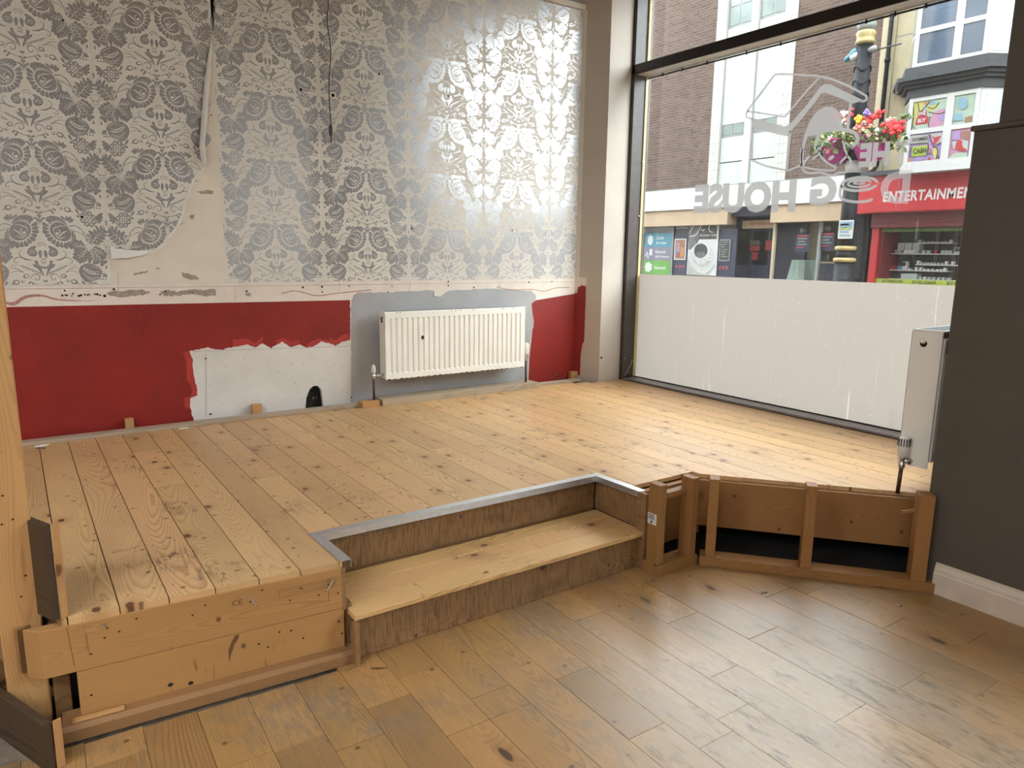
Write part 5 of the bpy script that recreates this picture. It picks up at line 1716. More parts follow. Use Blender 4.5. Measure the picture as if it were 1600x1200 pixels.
# coloured panels at the left
for (a, b, c, d, m_, w_) in ((1008, 364, 1051, 386, 'sign_blue', 'Cards|& wraps'), (1006, 386, 1049, 407, 'sign_violet', 'General|gift & leisure'), (1005, 407, 1047, 428.5, 'sign_green', 'Seasonal')):
    r_ = fr(a, b, c, d, FX); pn_ = fbox('sign_panel', r_, FX, 0.03, M[m_], sf)
    ln = w_.split('|'); H = r_[3] - r_[2]; Wd = r_[0] - r_[1]
    for i, t_ in enumerate(ln):
        zc_ = r_[2] + H * (0.5 if len(ln) == 1 else (0.66 - 0.38 * i)); hh_ = H * (.13 if len(ln) == 1 else .12)
        wd = min(0.5, 0.052 * len(t_)) * Wd
        text('panel_lettering', t_, lambda p, q: (FX - 0.002, p, q), M['letter_white'], pn_, (r_[0] - Wd * .42, zc_ - hh_, r_[0] - Wd * .42 - wd, zc_ + hh_), 0.02)
    cy_, cz_ = r_[0] - Wd * .2, r_[2] + H * .5
    ic = []
    if m_ == 'sign_blue':
        ic.append([[(cy_ + .10 * math.cos(t) * (1 + .3 * (k % 2)), cz_ + .15 * math.sin(t)) for k, t in enumerate([i * .5236 for i in range(12)])]])
    elif m_ == 'sign_violet':
        ic.append([ribbon([(cy_ + .16, cz_ - .08), (cy_ + .08, cz_ + .05), (cy_ + .03, cz_ - .14)], .05)]); ic.append([[(cy_ - .13, cz_ - .05), (cy_ - .01, cz_ - .05), (cy_ - .01, cz_ + .14), (cy_ - .13, cz_ + .14)]])
    else:
        ic.append([[(cy_ + .17 * math.cos(t) * (1 - .22 * (k % 2)), cz_ + .17 * math.sin(t) * (1 - .22 * (k % 2))) for k, t in enumerate([i * .449 for i in range(14)])]])
    sheet('panel_icon', ic, lambda p, q: (FX - 0.002, p, q), M['letter_white'], pn_)
box('mullion', FX - 0.03, FX + 0.05, *sorted((onX(1051, 390, FX)[1] + .03, onX(1051, 390, FX)[1] - .03)), GZ, 2.3, M['frame_grey'], sf)
r_ = fr(1005, 354, 1075, 365, FX); fbox('window_strip', r_, FX + 0.01, 0.03, M['pane_dark'], sf)
r_ = fr(1050, 358, 1076, 429, FX); np_ = fbox('navy_panel', r_, FX, 0.03, M['navy'], sf)
r_ = fr(1054, 373, 1072, 406, FX - .01); po = fbox('poster', r_, FX - 0.02, 0.015, M['letter_white'], np_)
q_ = []
for (u0, v0, u1, v1, m_) in ((.08, .05, .92, .95, 'c_brown'), (.15, .1, .45, .55, 'sign_blue'), (.2, .12, .5, .32, 'sign_red'), (.55, .15, .85, .6, 'c_orange'), (.25, .4, .45, .8, 'c_pink')):
    Wd, H = r_[0] - r_[1], r_[3] - r_[2]
    k_ = len(q_); q_.append(m_)
    sheet('poster_picture', [[[(r_[0] - u0 * Wd, r_[2] + v0 * H), (r_[0] - u1 * Wd, r_[2] + v0 * H), (r_[0] - u1 * Wd, r_[2] + v1 * H), (r_[0] - u0 * Wd, r_[2] + v1 * H)]]],
          lambda p, q, e=k_: (FX - 0.022 - e * .001, p, q), M[m_], po)
def hearts(par, px, py, x):
    hv = []
    for i in range(3):
        yy, zz = onX(px + i * 5.5, py, x)[1:]
        hv.append([[(yy + .045 * s, zz + .06 * t) for s, t in ((0, -1), (.9, .1), (.8, .7), (.4, .8), (0, .45), (-.4, .8), (-.8, .7), (-.9, .1))]])
    sheet('red_hearts', hv, lambda p, q: (x - .002, p, q), M['sign_red'], par)
hearts(np_, 1057, 416.5, FX)
# coffee poster
r_ = fr(1075, 352, 1121, 430, FX - 0.03); cp_ = fbox('coffee_poster', r_, FX - 0.03, 0.02, M['letter_white'], sf)
PXc = lambda x, y: (lambda q: (q[1], q[2]))(onX(1000 + x / 10.667, 330 + y / 10.667, FX - 0.03))
def csheet(polys, m_, lv): return sheet('poster_picture', [[[PXc(*p) for p in lp] for lp in pl] for pl in polys], lambda p, q: (FX - 0.032 - 0.001 * lv, p, q), M[m_], cp_)
ell = lambda cx_, cy_, a, b, rot=0.0, n=24: [(cx_ + a * math.cos(t) * math.cos(rot) - b * math.sin(t) * math.sin(rot), cy_ + a * math.cos(t) * math.sin(rot) + b * math.sin(t) * math.cos(rot)) for t in [2 * math.pi * i / n for i in range(n)]]
csheet([[[(815, 240), (985, 240), (985, 480), (940, 560), (850, 640), (810, 640)]]], 'photo_grey', 0)
csheet([[[(985, 240), (1285, 235), (1280, 465), (985, 470)]]], 'photo_dark', 0)
csheet([[[(800, 760), (840, 900), (960, 1010), (1080, 1040), (1180, 960), (1240, 860), (1260, 930), (1150, 1060), (790, 1050)]]], 'c_grey', 0)
csheet([[ell(1025, 770, 215, 230)]], 'cup_white', 1); csheet([[ell(1035, 800, 150, 130)]], 'c_grey', 2)
csheet([[[(880, 640), (920, 560), (1130, 540), (1180, 640), (1150, 800), (1080, 880), (960, 870), (900, 780)]]], 'cup_white', 3)
csheet([[ell(1030, 650, 140, 135, 0.2)]], 'letter_white', 4); csheet([[ell(1015, 660, 112, 122, 0.2)]], 'photo_dark', 5); csheet([[ell(1020, 720, 70, 50, 0.2)]], 'photo_grey', 6)
csheet([[ell(1165, 780, 50, 42)]], 'letter_white', 4); csheet([[ell(1165, 780, 22, 18)]], 'c_grey', 5)
csheet([[ribbon([(830, 360), (900, 240)], 14)], [ribbon(spline([(830, 415), (900, 410), (960, 360), (1030, 220)], 4), 16)], [ribbon(spline([(1270, 240), (1190, 215), (1150, 270), (1165, 335), (1215, 350)], 4), 16)], [ribbon(spline([(1020, 300), (1050, 325), (1080, 300)], 3), 20)]], 'letter_white', 2)
a_ = PXc(1005, 425); b_ = PXc(1280, 380)
text('poster_lettering', 'Bayview Cafe', lambda p, q: (FX - 0.036, p, q), M['letter_white'], cp_, (a_[0], a_[1], b_[0], b_[1]), 0.02)
r_ = fr(1121, 358, 1150, 432, FX); np2 = fbox('navy_panel', r_, FX, 0.03, M['navy'], sf)
r_ = fr(1124, 374, 1141, 408, FX - .01); m2 = fbox('menu_frame', r_, FX - 0.02, 0.015, M['frame_grey'], np2)
r2_ = fr(1125.5, 376, 1139.5, 406, FX - .01); fbox('menu_board', r2_, FX - 0.024, 0.006, M['photo_dark'], np2)
for i in range(7):
    z = r2_[3] - (i + .7) * (r2_[3] - r2_[2]) / 8
    sheet('menu_lines', [[ribbon([(r2_[0] - .04, z), (r2_[1] + .04 + .05 * (i % 3), z)], .022)]], lambda p, q: (FX - 0.026, p, q), M['frame_grey'], np2)
hearts(np2, 1125, 418.5, FX)
# doorway: two navy glazed doors with small red and green notices
for (a, b, c, d) in ((1150, 357, 1172, 436), (1173, 357, 1205, 436)):
    r_ = fr(a, b, c, d, FX + 0.7); dr = fbox('door_leaf', r_, FX + 0.7, 0.05, M['navy'], sf, 0.004)
    h_ = r_[3] - r_[2]; w_ = r_[0] - r_[1]
    box('door_glass', FX + 0.692, FX + 0.70, r_[1] + .12 * w_, r_[0] - .12 * w_, r_[2] + .28 * h_, r_[3] - .06 * h_, M['pane_dark'], dr)
    for (e, f, g2, h2, m_) in ((1172, 375, 1187, 383, 'photo_grey'), (1172, 384, 1187, 392, 'sign_red'), (1175, 394, 1184, 406, 'sign_red')) if a > 1160 else ((1196, 376, 1206, 391, 'sign_red'),):
        rr_ = fr(e, f, g2, h2, FX + 0.69)
        fbox('door_notice', rr_, FX + 0.682, 0.006, M[m_], dr)
for (px, nm) in ((1208, 'door_post'), (1279, 'mullion')):
    yy = onX(px, 390, FX)[1]; box(nm, FX - 0.02, FX + 0.06, yy - .03, yy + .03, GZ, 2.3, M['frame_grey'] if nm == 'mullion' else M['cream_render'], sf)
# slatted blind wall and menu posters in the cafe window
bl = thing('slatted_blind', (FX + 0.9, 11, 0.9), 'cream slatted blind in the cafe window behind the small table', 'blind')
r_ = fr(1236, 348, 1282, 405, FX + 0.9)
for i in range(12):
    z = r_[2] + (r_[3] - r_[2]) * i / 12
    box('slat', FX + 0.9, FX + 0.915, r_[1], r_[0], z, z + (r_[3] - r_[2]) / 12 - .02, M['slat_cream'], bl)
for (a, b, c, d, lab_) in ((1243, 366, 1264, 394, 'navy and red menu poster in the cafe window above the small table'), (1281, 363, 1303, 392, 'navy and red menu poster in the cafe window left of the lamp post')):
    r_ = fr(a, b, c, d, FX + 0.05)
    mp = thing('menu_poster', (FX + 0.05, r_[0], r_[2]), lab_, 'poster')
    fbox('board', r_, FX + 0.05, 0.01, M['navy'], mp)
    H = r_[3] - r_[2]
    fbox('heading', (r_[0] - .03, r_[1] + .03, r_[3] - .14 * H, r_[3] - .02), FX + 0.046, 0.004, M['sign_red'], mp)
    for i in range(4):
        z = r_[3] - (.28 + .16 * i) * H
        fbox('menu_line', (r_[0] - .05, r_[1] + .06 + .05 * (i % 2), z, z + .03), FX + 0.046, 0.004, M['sign_red' if i == 3 else 'frame_grey'], mp)
    disc_ = lathe('coffee_motif', [(0.001, 0), (0.09, 0.001), (0.09, 0.01)], M['photo_grey'], mp, (FX + 0.05, (r_[0] + r_[1]) / 2, r_[3] + .08), (-1, 0, 0), 10)
# table with a cloth, a counter
r_ = fr(1236, 406, 1264, 436, FX + 0.6)
tab = thing('cafe_table', (FX + 0.8, (r_[0] + r_[1]) / 2, GZ), 'small cafe table under a pale green cloth seen through the far window', 'table')
cyt = (r_[0] + r_[1]) / 2; hw = (r_[0] - r_[1]) / 2
bm = bmesh.new()
top = []; bot = []
for i in range(24):
    a = 2 * math.pi * i / 24; s = 1 / max(abs(math.cos(a)), abs(math.sin(a)))
    top.append(bm.verts.new((FX + 0.8 + .30 * s * math.cos(a), cyt + hw * .72 * s * math.sin(a), r_[3])))
    fl2 = 1.0 + .10 * math.sin(a * 6); corner = (s - 1) / .414
    bot.append(bm.verts.new((FX + 0.8 + .36 * fl2 * s * math.cos(a), cyt + hw * 0.98 * fl2 * s * math.sin(a), r_[3] - .48 - .22 * corner)))
bm.faces.new(top)
for i in range(24): bm.faces.new((top[i], top[(i + 1) % 24], bot[(i + 1) % 24], bot[i]))
bm_finish(bm, 'tablecloth', M['mint_cloth'], tab)
for sx, sy in ((-1, -1), (1, -1), (-1, 1), (1, 1)):
    box('leg', FX + 0.8 + sx * .26 - .015, FX + 0.8 + sx * .26 + .015, cyt + sy * hw * .6 - .015, cyt + sy * hw * .6 + .015, GZ + 0.02, r_[3] - .02, M['photo_dark'], tab)
r_ = fr(1278, 409, 1312, 440, FX + 0.5)
ct = thing('cafe_counter', (FX + 0.7, (r_[0] + r_[1]) / 2, GZ), 'dark counter with a pale top in the far window left of the lamp post', 'counter')
box('counter_body', FX + 0.5, FX + 1.0, r_[1], r_[0], GZ + 0.02, r_[3] - 0.04, M['navy'], ct)
box('counter_top', FX + 0.46, FX + 1.04, r_[1] - .03, r_[0] + .03, r_[3] - 0.04, r_[3], M['cream_render'], ct)
tl_ = fr(1284, 403, 1293, 409, FX + 0.7)
till = fbox('till_screen', (tl_[0], tl_[1], r_[3], r_[3] + .17), FX + 0.7, 0.03, M['photo_dark'], None)
tag(till, 'small dark screen standing on the counter across the street', 'screen')

# ---- cream building with the red shop
cb = thing('cream_building', (FX, 7.5, GZ), 'cream rendered building with white bay windows above the red shop', 'building')
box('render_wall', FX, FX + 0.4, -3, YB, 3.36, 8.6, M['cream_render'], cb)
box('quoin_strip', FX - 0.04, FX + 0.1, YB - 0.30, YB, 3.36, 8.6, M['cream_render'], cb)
def hline(px0, py0, px1, py1, h, name, m_, proud=0.02):
    r0, r1 = onX(px0, py0, FX), onX(px1, py1, FX)
    z = (r0[2] + r1[2]) / 2
    return box(name, FX - proud, FX + 0.01, min(r0[1], r1[1]), max(r0[1], r1[1]), z - h / 2, z + h / 2, m_, cb)
for z in (4.12, 5.10, 6.1): box('render_joint', FX - 0.004, FX + 0.01, 2.0, YB - .3, z, z + .02, M['frame_grey'], cb)


def bay_window(yl, yr, z0, z1, zmid, proj, pane_mats, lab=None):
    """canted bay: front with two lights, splayed sides; panes set in white frames"""
    x0 = FX - proj
    sp = proj * 0.62                       # the splay of the side
    wf = box('bay_window', x0 + 0.03, x0 + 0.08, yr, yl, z0, z1, M['upvc'], cb)
    spl_ = yl - 0.60 * (yl - yr)           # mullion between wide and narrow light
    fw = 0.085
    bars_ = [(yr, yl, z0, z0 + fw), (yr, yl, z1 - fw, z1), (yl - fw, yl, z0, z1), (yr, yr + fw, z0, z1), (spl_ - .075, spl_ + .075, z0, z1), (yr, yl, zmid - .045, zmid + .045)]
    for i_, (a, b, c, d) in enumerate(bars_): box('frame_bar', x0 + 0.0015 * (i_ in (0, 1, 5)), x0 + 0.05 + 0.001 * i_, a + .0008 * i_, b - .0008 * i_, c, d, M['upvc'], wf)
    cells = [(spl_ + .075, yl - fw, zmid + .045, z1 - fw), (yr + fw, spl_ - .075, zmid + .045, z1 - fw), (spl_ + .075, yl - fw, z0 + fw, zmid - .045), (yr + fw, spl_ - .075, z0 + fw, zmid - .045)]
    for (a, b, c, d), m_ in zip(cells, pane_mats): box('pane', x0 + 0.022, x0 + 0.032, a, b, c, d, M[m_], wf)
    for sgn, ye in ((1, yl), (-1, yr)):
        A = Vector((x0 + .04, ye, 0)); B = Vector((FX, ye + sgn * sp, 0))
        vs = [(A.x, A.y, z0), (B.x, B.y, z0), (B.x, B.y, z1), (A.x, A.y, z1)]
        n_ = Vector((-(B - A).y, (B - A).x, 0)).normalized(); n_ = n_ if n_.x < 0 else -n_
        sd = slab('bay_side', [[(0, z0), ((B - A).length, z0), ((B - A).length, z1), (0, z1)]], lambda a, b, d, A=A, dirv=(B - A).normalized(), nn_=n_: tuple(A + dirv * a - nn_ * d + Vector((0, 0, b))), 0.05, M['upvc'], cb)
        L = (B - A).length
        for za, zb in ((z0 + fw, zmid - .045), (zmid + .045, z1 - fw)):
            sheet('pane', [[[(.09, za), (L - .09, za), (L - .09, zb), (.09, zb)]]], lambda a, b, A=A, dirv=(B - A).normalized(), nn_=n_: tuple(A + dirv * a + nn_ * .006 + Vector((0, 0, b))), M['pane_pale'], sd)
    return wf, cells, x0


BP_ = 0.62
XB = FX - BP_
yl = onX(1433, 190, XB)[1]; yr = onX(1528, 150, XB)[1]
def prism_bay(name, yl_, yr_, proj, z0, z1, mat, par):
    sp = proj * 0.62
    return slab(name, [[(FX, yl_ + sp), (FX - proj, yl_), (FX - proj, yr_), (FX, yr_ - sp)]], lambda a, b, d: (a, b, z0 + d), z1 - z0, mat, par)
# lower bay
zl0, zl1 = onX(1440, 258, XB)[2], onX(1446, 150, XB)[2]
zmid = onX(1437, 205, XB)[2]
yl = onX(1416, 205, XB)[1]; yr = onX(1527, 190, XB)[1]
wf1, cells1, xw = bay_window(yl, yr, zl0, zl1, zmid, BP_, ('c_mint', 'c_mint', 'c_lilac', 'c_pink'))
prism_bay('bay_base', yl + .02, yr - .02, BP_ + .02, zl0 - 0.14, zl0, M['upvc'], cb)
z_c0, z_c1 = zl1, onX(1450, 118, XB)[2]
for i, (dy, a, b) in enumerate(((0.02, 0.0, .45), (0.07, .45, .62), (0.13, .62, .8), (0.20, .8, 1.0))):
    prism_bay('cornice_moulding', yl + dy, yr - dy, BP_ + dy, z_c0 + (z_c1 - z_c0) * a, z_c0 + (z_c1 - z_c0) * b, M['slate'], cb)
# upper bay
zu0 = onX(1450, 103, XB)[2]
prism_bay('apron_panel', yl - .02, yr + .02, BP_ - .06, z_c1, zu0, M['cream_render'], cb)
prism_bay('sill_ledge', yl + .10, yr - .10, BP_ + .10, zu0 - .16, zu0, M['slate'], cb)
zmu = onX(1445, 48, XB)[2]
yl2 = onX(1430, 60, XB)[1]; yr2 = onX(1547, 40, XB)[1]
bay_window(yl2, yr2, zu0, zmu + 1.25, zmu, BP_, ('pane_blue', 'pane_blue', 'pane_blue', 'pane_blue'))

# printed window graphics of the lower bay (flat print behind glass): generic comic patches with words
PW = lambda x, y: (lambda q: (q[1], q[2]))(onX(1380 + x / 7.056, 90 + y / 7.056, xw + 0.02))
lev = [0]
def wsheet(pts, m_, n=0):
    lev[0] += 1
    p = spline(pts, n, True) if n else pts
    return sheet('window_graphic', [[[PW(*q) for q in p]]], lambda a, b, e=lev[0]: (xw + 0.0215 - 0.0004 * e, a, b), M[m_], wf1)
wsheet([(335, 500), (390, 490), (385, 600), (330, 760), (312, 800)], 'c_yellow'); wsheet([(385, 495), (440, 490), (440, 560), (400, 570)], 'c_yellow', 3)
wsheet([(445, 488), (520, 480), (480, 545)], 'c_orange'); wsheet(ell(550, 510, 38, 32), 'c_blue'); wsheet([(490, 545), (610, 500), (590, 560), (500, 600)], 'c_yellow')
wsheet([(560, 600), (700, 560), (690, 690), (590, 780), (500, 790), (530, 660)], 'c_pink', 2); wsheet([(600, 640), (680, 620), (660, 700), (610, 690)], 'c_lilac', 2)
wsheet([(330, 760), (480, 740), (500, 800), (310, 825)], 'c_mint')
wsheet([(385, 585), (405, 600), (430, 575), (450, 595), (480, 575), (480, 645), (385, 660)], 'c_red'); wsheet([(372, 660), (505, 648), (490, 728), (350, 745)], 'c_red')
for pts in ([(330, 500), (335, 640), (312, 815)], [(385, 500), (400, 590), (440, 570), (520, 480)], [(490, 545), (560, 560), (620, 490)], [(500, 600), (610, 620), (700, 590)], [(330, 755), (360, 800), (350, 825)], [(520, 650), (500, 760), (560, 790)]):
    lev[0] += 1
    sheet('window_graphic', [[[PW(*q) for q in ribbon(spline(pts, 3), 9)]]], lambda a, b, e=lev[0]: (xw + 0.0215 - 0.0004 * e, a, b), M['ink_black'], wf1)
wsheet([(290, 860), (500, 850), (500, 920), (480, 940), (285, 950)], 'c_grey'); wsheet([(520, 840), (660, 825), (650, 930), (560, 960), (540, 900)], 'c_grey'); wsheet([(510, 845), (570, 880), (640, 860), (600, 930), (545, 965), (560, 900)], 'c_red', 2)
wsheet([(320, 985), (490, 965), (470, 1075), (318, 1105)], 'c_green'); wsheet([(500, 980), (590, 990), (600, 1080), (520, 1060)], 'c_pink', 2); wsheet([(480, 1140), (510, 1095), (545, 1140)], 'c_red')
wsheet([(350, 1100), (460, 1085), (440, 1130), (360, 1140)], 'c_lilac'); wsheet([(550, 1010), (600, 1010), (600, 1090), (570, 1130)], 'c_yellow', 2); wsheet([(265, 1120), (300, 1110), (300, 1170), (265, 1175)], 'c_orange', 2)
for pts in ([(300, 960), (470, 940), (500, 980), (480, 1090)], [(500, 990), (540, 1050), (500, 1060)], [(540, 980), (600, 1010), (590, 1100)], [(640, 940), (560, 970), (510, 850)], [(320, 985), (300, 1090), (460, 1080)], [(580, 1130), (600, 1080), (630, 1140)]):
    lev[0] += 1
    sheet('window_graphic', [[[PW(*q) for q in ribbon(spline(pts, 3), 9)]]], lambda a, b, e=lev[0]: (xw + 0.0215 - 0.0004 * e, a, b), M['ink_black'], wf1)
# right-hand lights: plain soft shapes
wsheet([(800, 620), (870, 610), (880, 690), (770, 700)], 'c_blue'); wsheet([(900, 660), (980, 640), (970, 760), (915, 765)], 'c_brown', 1); wsheet([(830, 460), (910, 440), (930, 540), (850, 570)], 'c_blue', 3)
wsheet([(765, 815), (855, 810), (850, 900), (760, 915)], 'c_lilac'); wsheet([(870, 810), (955, 810), (945, 905), (880, 890)], 'c_brown'); wsheet([(760, 930), (850, 900), (945, 920), (935, 1030), (780, 1010)], 'c_grey'); wsheet([(820, 905), (870, 910), (880, 990), (940, 1020), (860, 1030), (790, 1005)], 'c_red', 1)
wsheet([(730, 1100), (800, 1050), (930, 1050), (920, 1140), (725, 1145)], 'c_mint')
def wtext(t_, x0, y0, x1, y1, m_, bold=.03, sh=0.0):
    a = PW(x0, y1); b = PW(x1, y0)
    text('window_lettering', t_, lambda p, q: (xw - 0.002, p, q), M[m_], wf1, (a[0], a[1], b[0], b[1]), bold, sh)
wtext('WE', 390, 590, 478, 645, 'letter_white'); wtext('BUY', 385, 665, 480, 722, 'letter_white'); wtext('GAMES', 318, 865, 503, 925, 'ink_black', .03); wtext('FOR', 395, 940, 440, 962, 'ink_black', .02); wtext('CASH', 330, 990, 482, 1062, 'ink_black', .03)

# red shop below
rs = thing('red_shopfront', (FX, 7.5, GZ), 'bright red shopfront with white sign letters, right of the lamp post', 'shopfront')
y_l = onX(1336, 305, FX - .35)[1]
zr0, zr1 = onX(1400, 332, FX - .35)[2], onX(1400, 270, FX - .35)[2]
box('fascia', FX - 0.35, FX + 0.2, -3, y_l, zr0, zr1 - 0.03, M['shop_red'], rs, 0.006)
box('fascia_cap', FX - 0.42, FX + 0.05, -6, y_l + .04, zr1 - 0.03, zr1 + 0.06, M['slate'], rs)
box('fascia_panel', FX - 0.375, FX - 0.35, -6, y_l - 0.30, zr0 + .02, zr1 - 0.16, M['shop_red'], rs, 0.004)
box('pilaster', FX - 0.06, FX + 0.3, onX(1357, 380, FX)[1], onX(1336, 380, FX)[1] + .04, GZ, zr0 + .1, M['black_paint'], rs, 0.02)
box('pilaster_fluting', FX - 0.10, FX - 0.05, onX(1352, 380, FX)[1], onX(1344, 380, FX)[1], GZ + .3, zr0 - .05, M['black_paint'], rs, 0.02)
yw0 = onX(1360, 400, FX)[1]
zs0 = onX(1400, 356, FX)[2]
sh_ = box('roller_shutter', FX - 0.10, FX + 0.1, -6, yw0, zs0, zr0 + .05, M['shutter_red'], rs)
for i in range(5): box('shutter_slat', FX - 0.115, FX - 0.10, -6, yw0, zs0 + .02 + i * .07, zs0 + .075 + i * .07, M['shutter_red'], sh_)
box('window_post', FX - 0.04, FX + 0.05, onX(1371, 400, FX)[1], yw0, GZ, zs0, M['shop_red'], rs, 0.004)
box('window_reveal', FX + 0.05, FX + 0.8, onX(1374, 400, FX)[1] - .02, onX(1371, 400, FX)[1], GZ, zs0, M['shutter_red'], rs)
box('display_back', FX + 1.5, FX + 1.55, -6, 9.42, GZ, 2.9, M['photo_dark'], rs)
box('shop_ceiling', FX + 0.05, FX + 1.55, -6, 9.42, 2.5, 2.55, M['photo_dark'], rs)
r_ = fr(1375, 356, 1510, 362, FX + .02); fbox('window_banner', (yw0 - .2, 2.0, onX(1430, 362, FX)[2], onX(1430, 356.5, FX)[2]), FX + 0.02, 0.01, M['leaf'], rs)
zb1, zb0 = onX(1430, 437, FX)[2], onX(1430, 446, FX)[2]
gb = fbox('green_banner', (yw0 - .12, 2.0, zb0 - .3, zb1), FX + 0.02, 0.01, M['c_green'], rs)
for t_, a, b in (('BUY IN RECYCLING', 1378, 1410), ('BUY SELL DONATE', 1425, 1462), ('BUY IN', 1479, 1496)):
    p0, p1 = onX(a, 440, FX)[1], onX(b, 440, FX)[1]
    text('banner_lettering', t_, lambda p, q: (FX + 0.017, p, q), M['ink_black'], gb, (p0, zb1 - .085, p1, zb1 - .02), 0.03)
# the white sign letters
LT = FX - 0.378
a0 = onX(1379, 316, LT); a1 = onX(1520, 306.5, LT)
zA, zB = onX(1425, 313.5, LT)[2], onX(1425, 297, LT)[2]
text('sign_lettering', 'ENTERTAINMEN', lambda p, q: (LT, p, q), M['letter_white'], rs, (a0[1], zA, a1[1], zB), 0.028, 0.06, 1.06)
text('sign_lettering', 'T', lambda p, q: (LT, p, q), M['letter_white'], rs, (a1[1] - .04, zA, a1[1] - .34, zB), 0.028, 0.06)
# shelves and goods in the red shop window
DX = FX + 0.45
SY = lambda x, y: onX(1350 + x / 10.0, 340 + y / 10.0, DX)
def shelf(x0_, x1_, y_, t=.022):
    a, b = SY(x0_, y_), SY(x1_, y_)
    z = (a[2] + b[2]) / 2
    o = box('display_shelf', DX, DX + 0.30, min(a[1], b[1]), max(a[1], b[1]), z - t, z, M['letter_white'], None)
    return o, z
SHELF_LBL = {560: 'long white display shelf in the red shop window, second from top', 390: 'short white shelf at the top right of the red shop window',
             735: 'short white shelf right of centre in the red shop window', 820: 'white shelf near the bottom of the red shop window', 965: 'lowest white ledge in the red shop window'}
zof = {}
for (xa, xb, y_) in ((820, 1380, 390), (260, 1580, 560), (800, 1560, 735), (260, 1290, 820), (230, 1560, 965)):
    o, z = shelf(xa, xb, y_); zof[y_] = z
    tag(o, SHELF_LBL[y_], 'shelf', 'shelves in the red shop window')
GOODS = []
_seen = {}
ORD = ('first', 'second', 'third', 'fourth', 'fifth', 'sixth', 'seventh', 'eighth', 'ninth', 'tenth')
def good(x0_, x1_, top, y_, m_, name, lab_, grp='goods in the red shop window', d=.10, off=0.05):
    a, b = SY(x0_, y_), SY(x1_, y_)
    h_ = SY((x0_ + x1_) / 2, top)[2] - SY((x0_ + x1_) / 2, y_)[2]
    o = box(name, DX + off, DX + off + d, min(a[1], b[1]), max(a[1], b[1]), zof[y_], zof[y_] + h_, M[m_], None, 0.004)
    if lab_.startswith(('small white box', 'small pale box', 'small box')):
        k_ = _seen.get(lab_, 0); _seen[lab_] = k_ + 1
        lab_ = ORD[k_] + ' from left, ' + lab_
    return tag(o, lab_, 'box' if 'box' in name else 'gadget', grp)
for i, x in enumerate((495, 610, 728)):
    good(x, x + 105, 395, 560, 'spandrel', 'white_box', 'large white carton on the second shelf, %s of three' % ('leftmost', 'middle', 'rightmost')[i], d=.2)
tn = good(620, 795, 505, 560, 'letter_white', 'price_box', 'white sign box in front of the large cartons', off=-.02)
for x in (285, 360, 455, 560): good(x, x + 50, 505, 560, 'c_grey', 'phone_box', 'small pale box at the left of the second shelf', 'small boxes left on the second shelf')
for x in (880, 955, 1180, 1240, 1300): good(x, x + 55, 510, 560, 'spandrel', 'phone_box', 'small pale box at the right of the second shelf', 'small boxes right on the second shelf')
good(1070, 1120, 505, 560, 'c_red', 'game_box', 'small red box on the second shelf')
mo = good(1385, 1550, 460, 560, 'letter_white', 'monitor', 'white-framed monitor at the right end of the second shelf', d=.03)
ra, rb_ = SY(1400, 530), SY(1535, 475)
box('screen', DX + .046, DX + .05, min(ra[1], rb_[1]), max(ra[1], rb_[1]), ra[2], rb_[2], M['photo_dark'], mo)
for x in (830, 900, 970, 1030, 1100, 1180, 1240, 1310): good(x, x + 42, 345 if x in (830, 1310) else 372, 390, 'letter_white', 'phone_box', 'small white box on the top right shelf', 'small boxes on the top right shelf')
for x in (800, 850, 905, 960, 1010, 1060, 1120, 1180, 1240, 1340): good(x, x + 40, 680 if x in (800, 1240, 1340) else 705, 735, 'letter_white' if x in (800, 1240, 1340) else 'c_grey', 'phone_box', 'small white box on the third shelf', 'small boxes on the third shelf')
for x, m_, lab_ in ((275, 'fl_pink', 'small pink box at the left end of the fourth shelf'), (340, 'c_brown', 'small brown box on the fourth shelf beside the pink one'), (420, 'c_red', 'small red box on the fourth shelf'), (500, 'sign_blue', 'small blue box on the fourth shelf')):
    good(x, x + 60, 760, 820, m_, 'game_box', lab_)
ms = good(570, 645, 690, 820, 'letter_white', 'speaker_unit', 'white speaker with a dark round cone on the fourth shelf')
sp_c = SY(607, 725)
lathe('speaker_cone', [(0.001, 0.0), (0.045, 0.001), (0.05, 0.006)], M['photo_dark'], ms, (DX + .05, sp_c[1], sp_c[2]), (-1, 0, 0), 12)
for x in (665, 770, 840, 900, 960, 1030, 1100, 1160, 1215): good(x, x + 42, 770 if x in (770, 1215, 840) else 795, 820, 'letter_white', 'phone_box', 'small white box on the fourth shelf right of the speaker', 'small boxes on the fourth shelf')
good(420, 550, 880, 965, 'photo_dark', 'console_box', 'dark blue-grey box on the lowest ledge'); good(550, 800, 880, 965, 'spandrel', 'carton_box', 'wide white carton on the lowest ledge', d=.2)
for x in (240, 320, 830, 900, 970, 1040, 1120, 1190, 1270): good(x, x + 48, 925, 965, ('letter_white', 'c_grey', 'c_mint')[x % 3], 'game_box', 'small box on the lowest ledge of the red shop window', 'small boxes on the lowest ledge')
for x, w2 in ((650, 70), (985, 60), (1270, 60)):
    a, b = SY(x, 500), SY(x + w2, 500)
    o = box('shelf_upright', DX + .32, DX + .36, min(a[1], b[1]), max(a[1], b[1]), GZ, 2.3, M['photo_grey'], None)
    tag(o, {650: 'leftmost', 985: 'middle', 1270: 'rightmost'}[x] + ' grey upright behind the shelves of the red shop window', 'post', 'uprights in the red shop window')

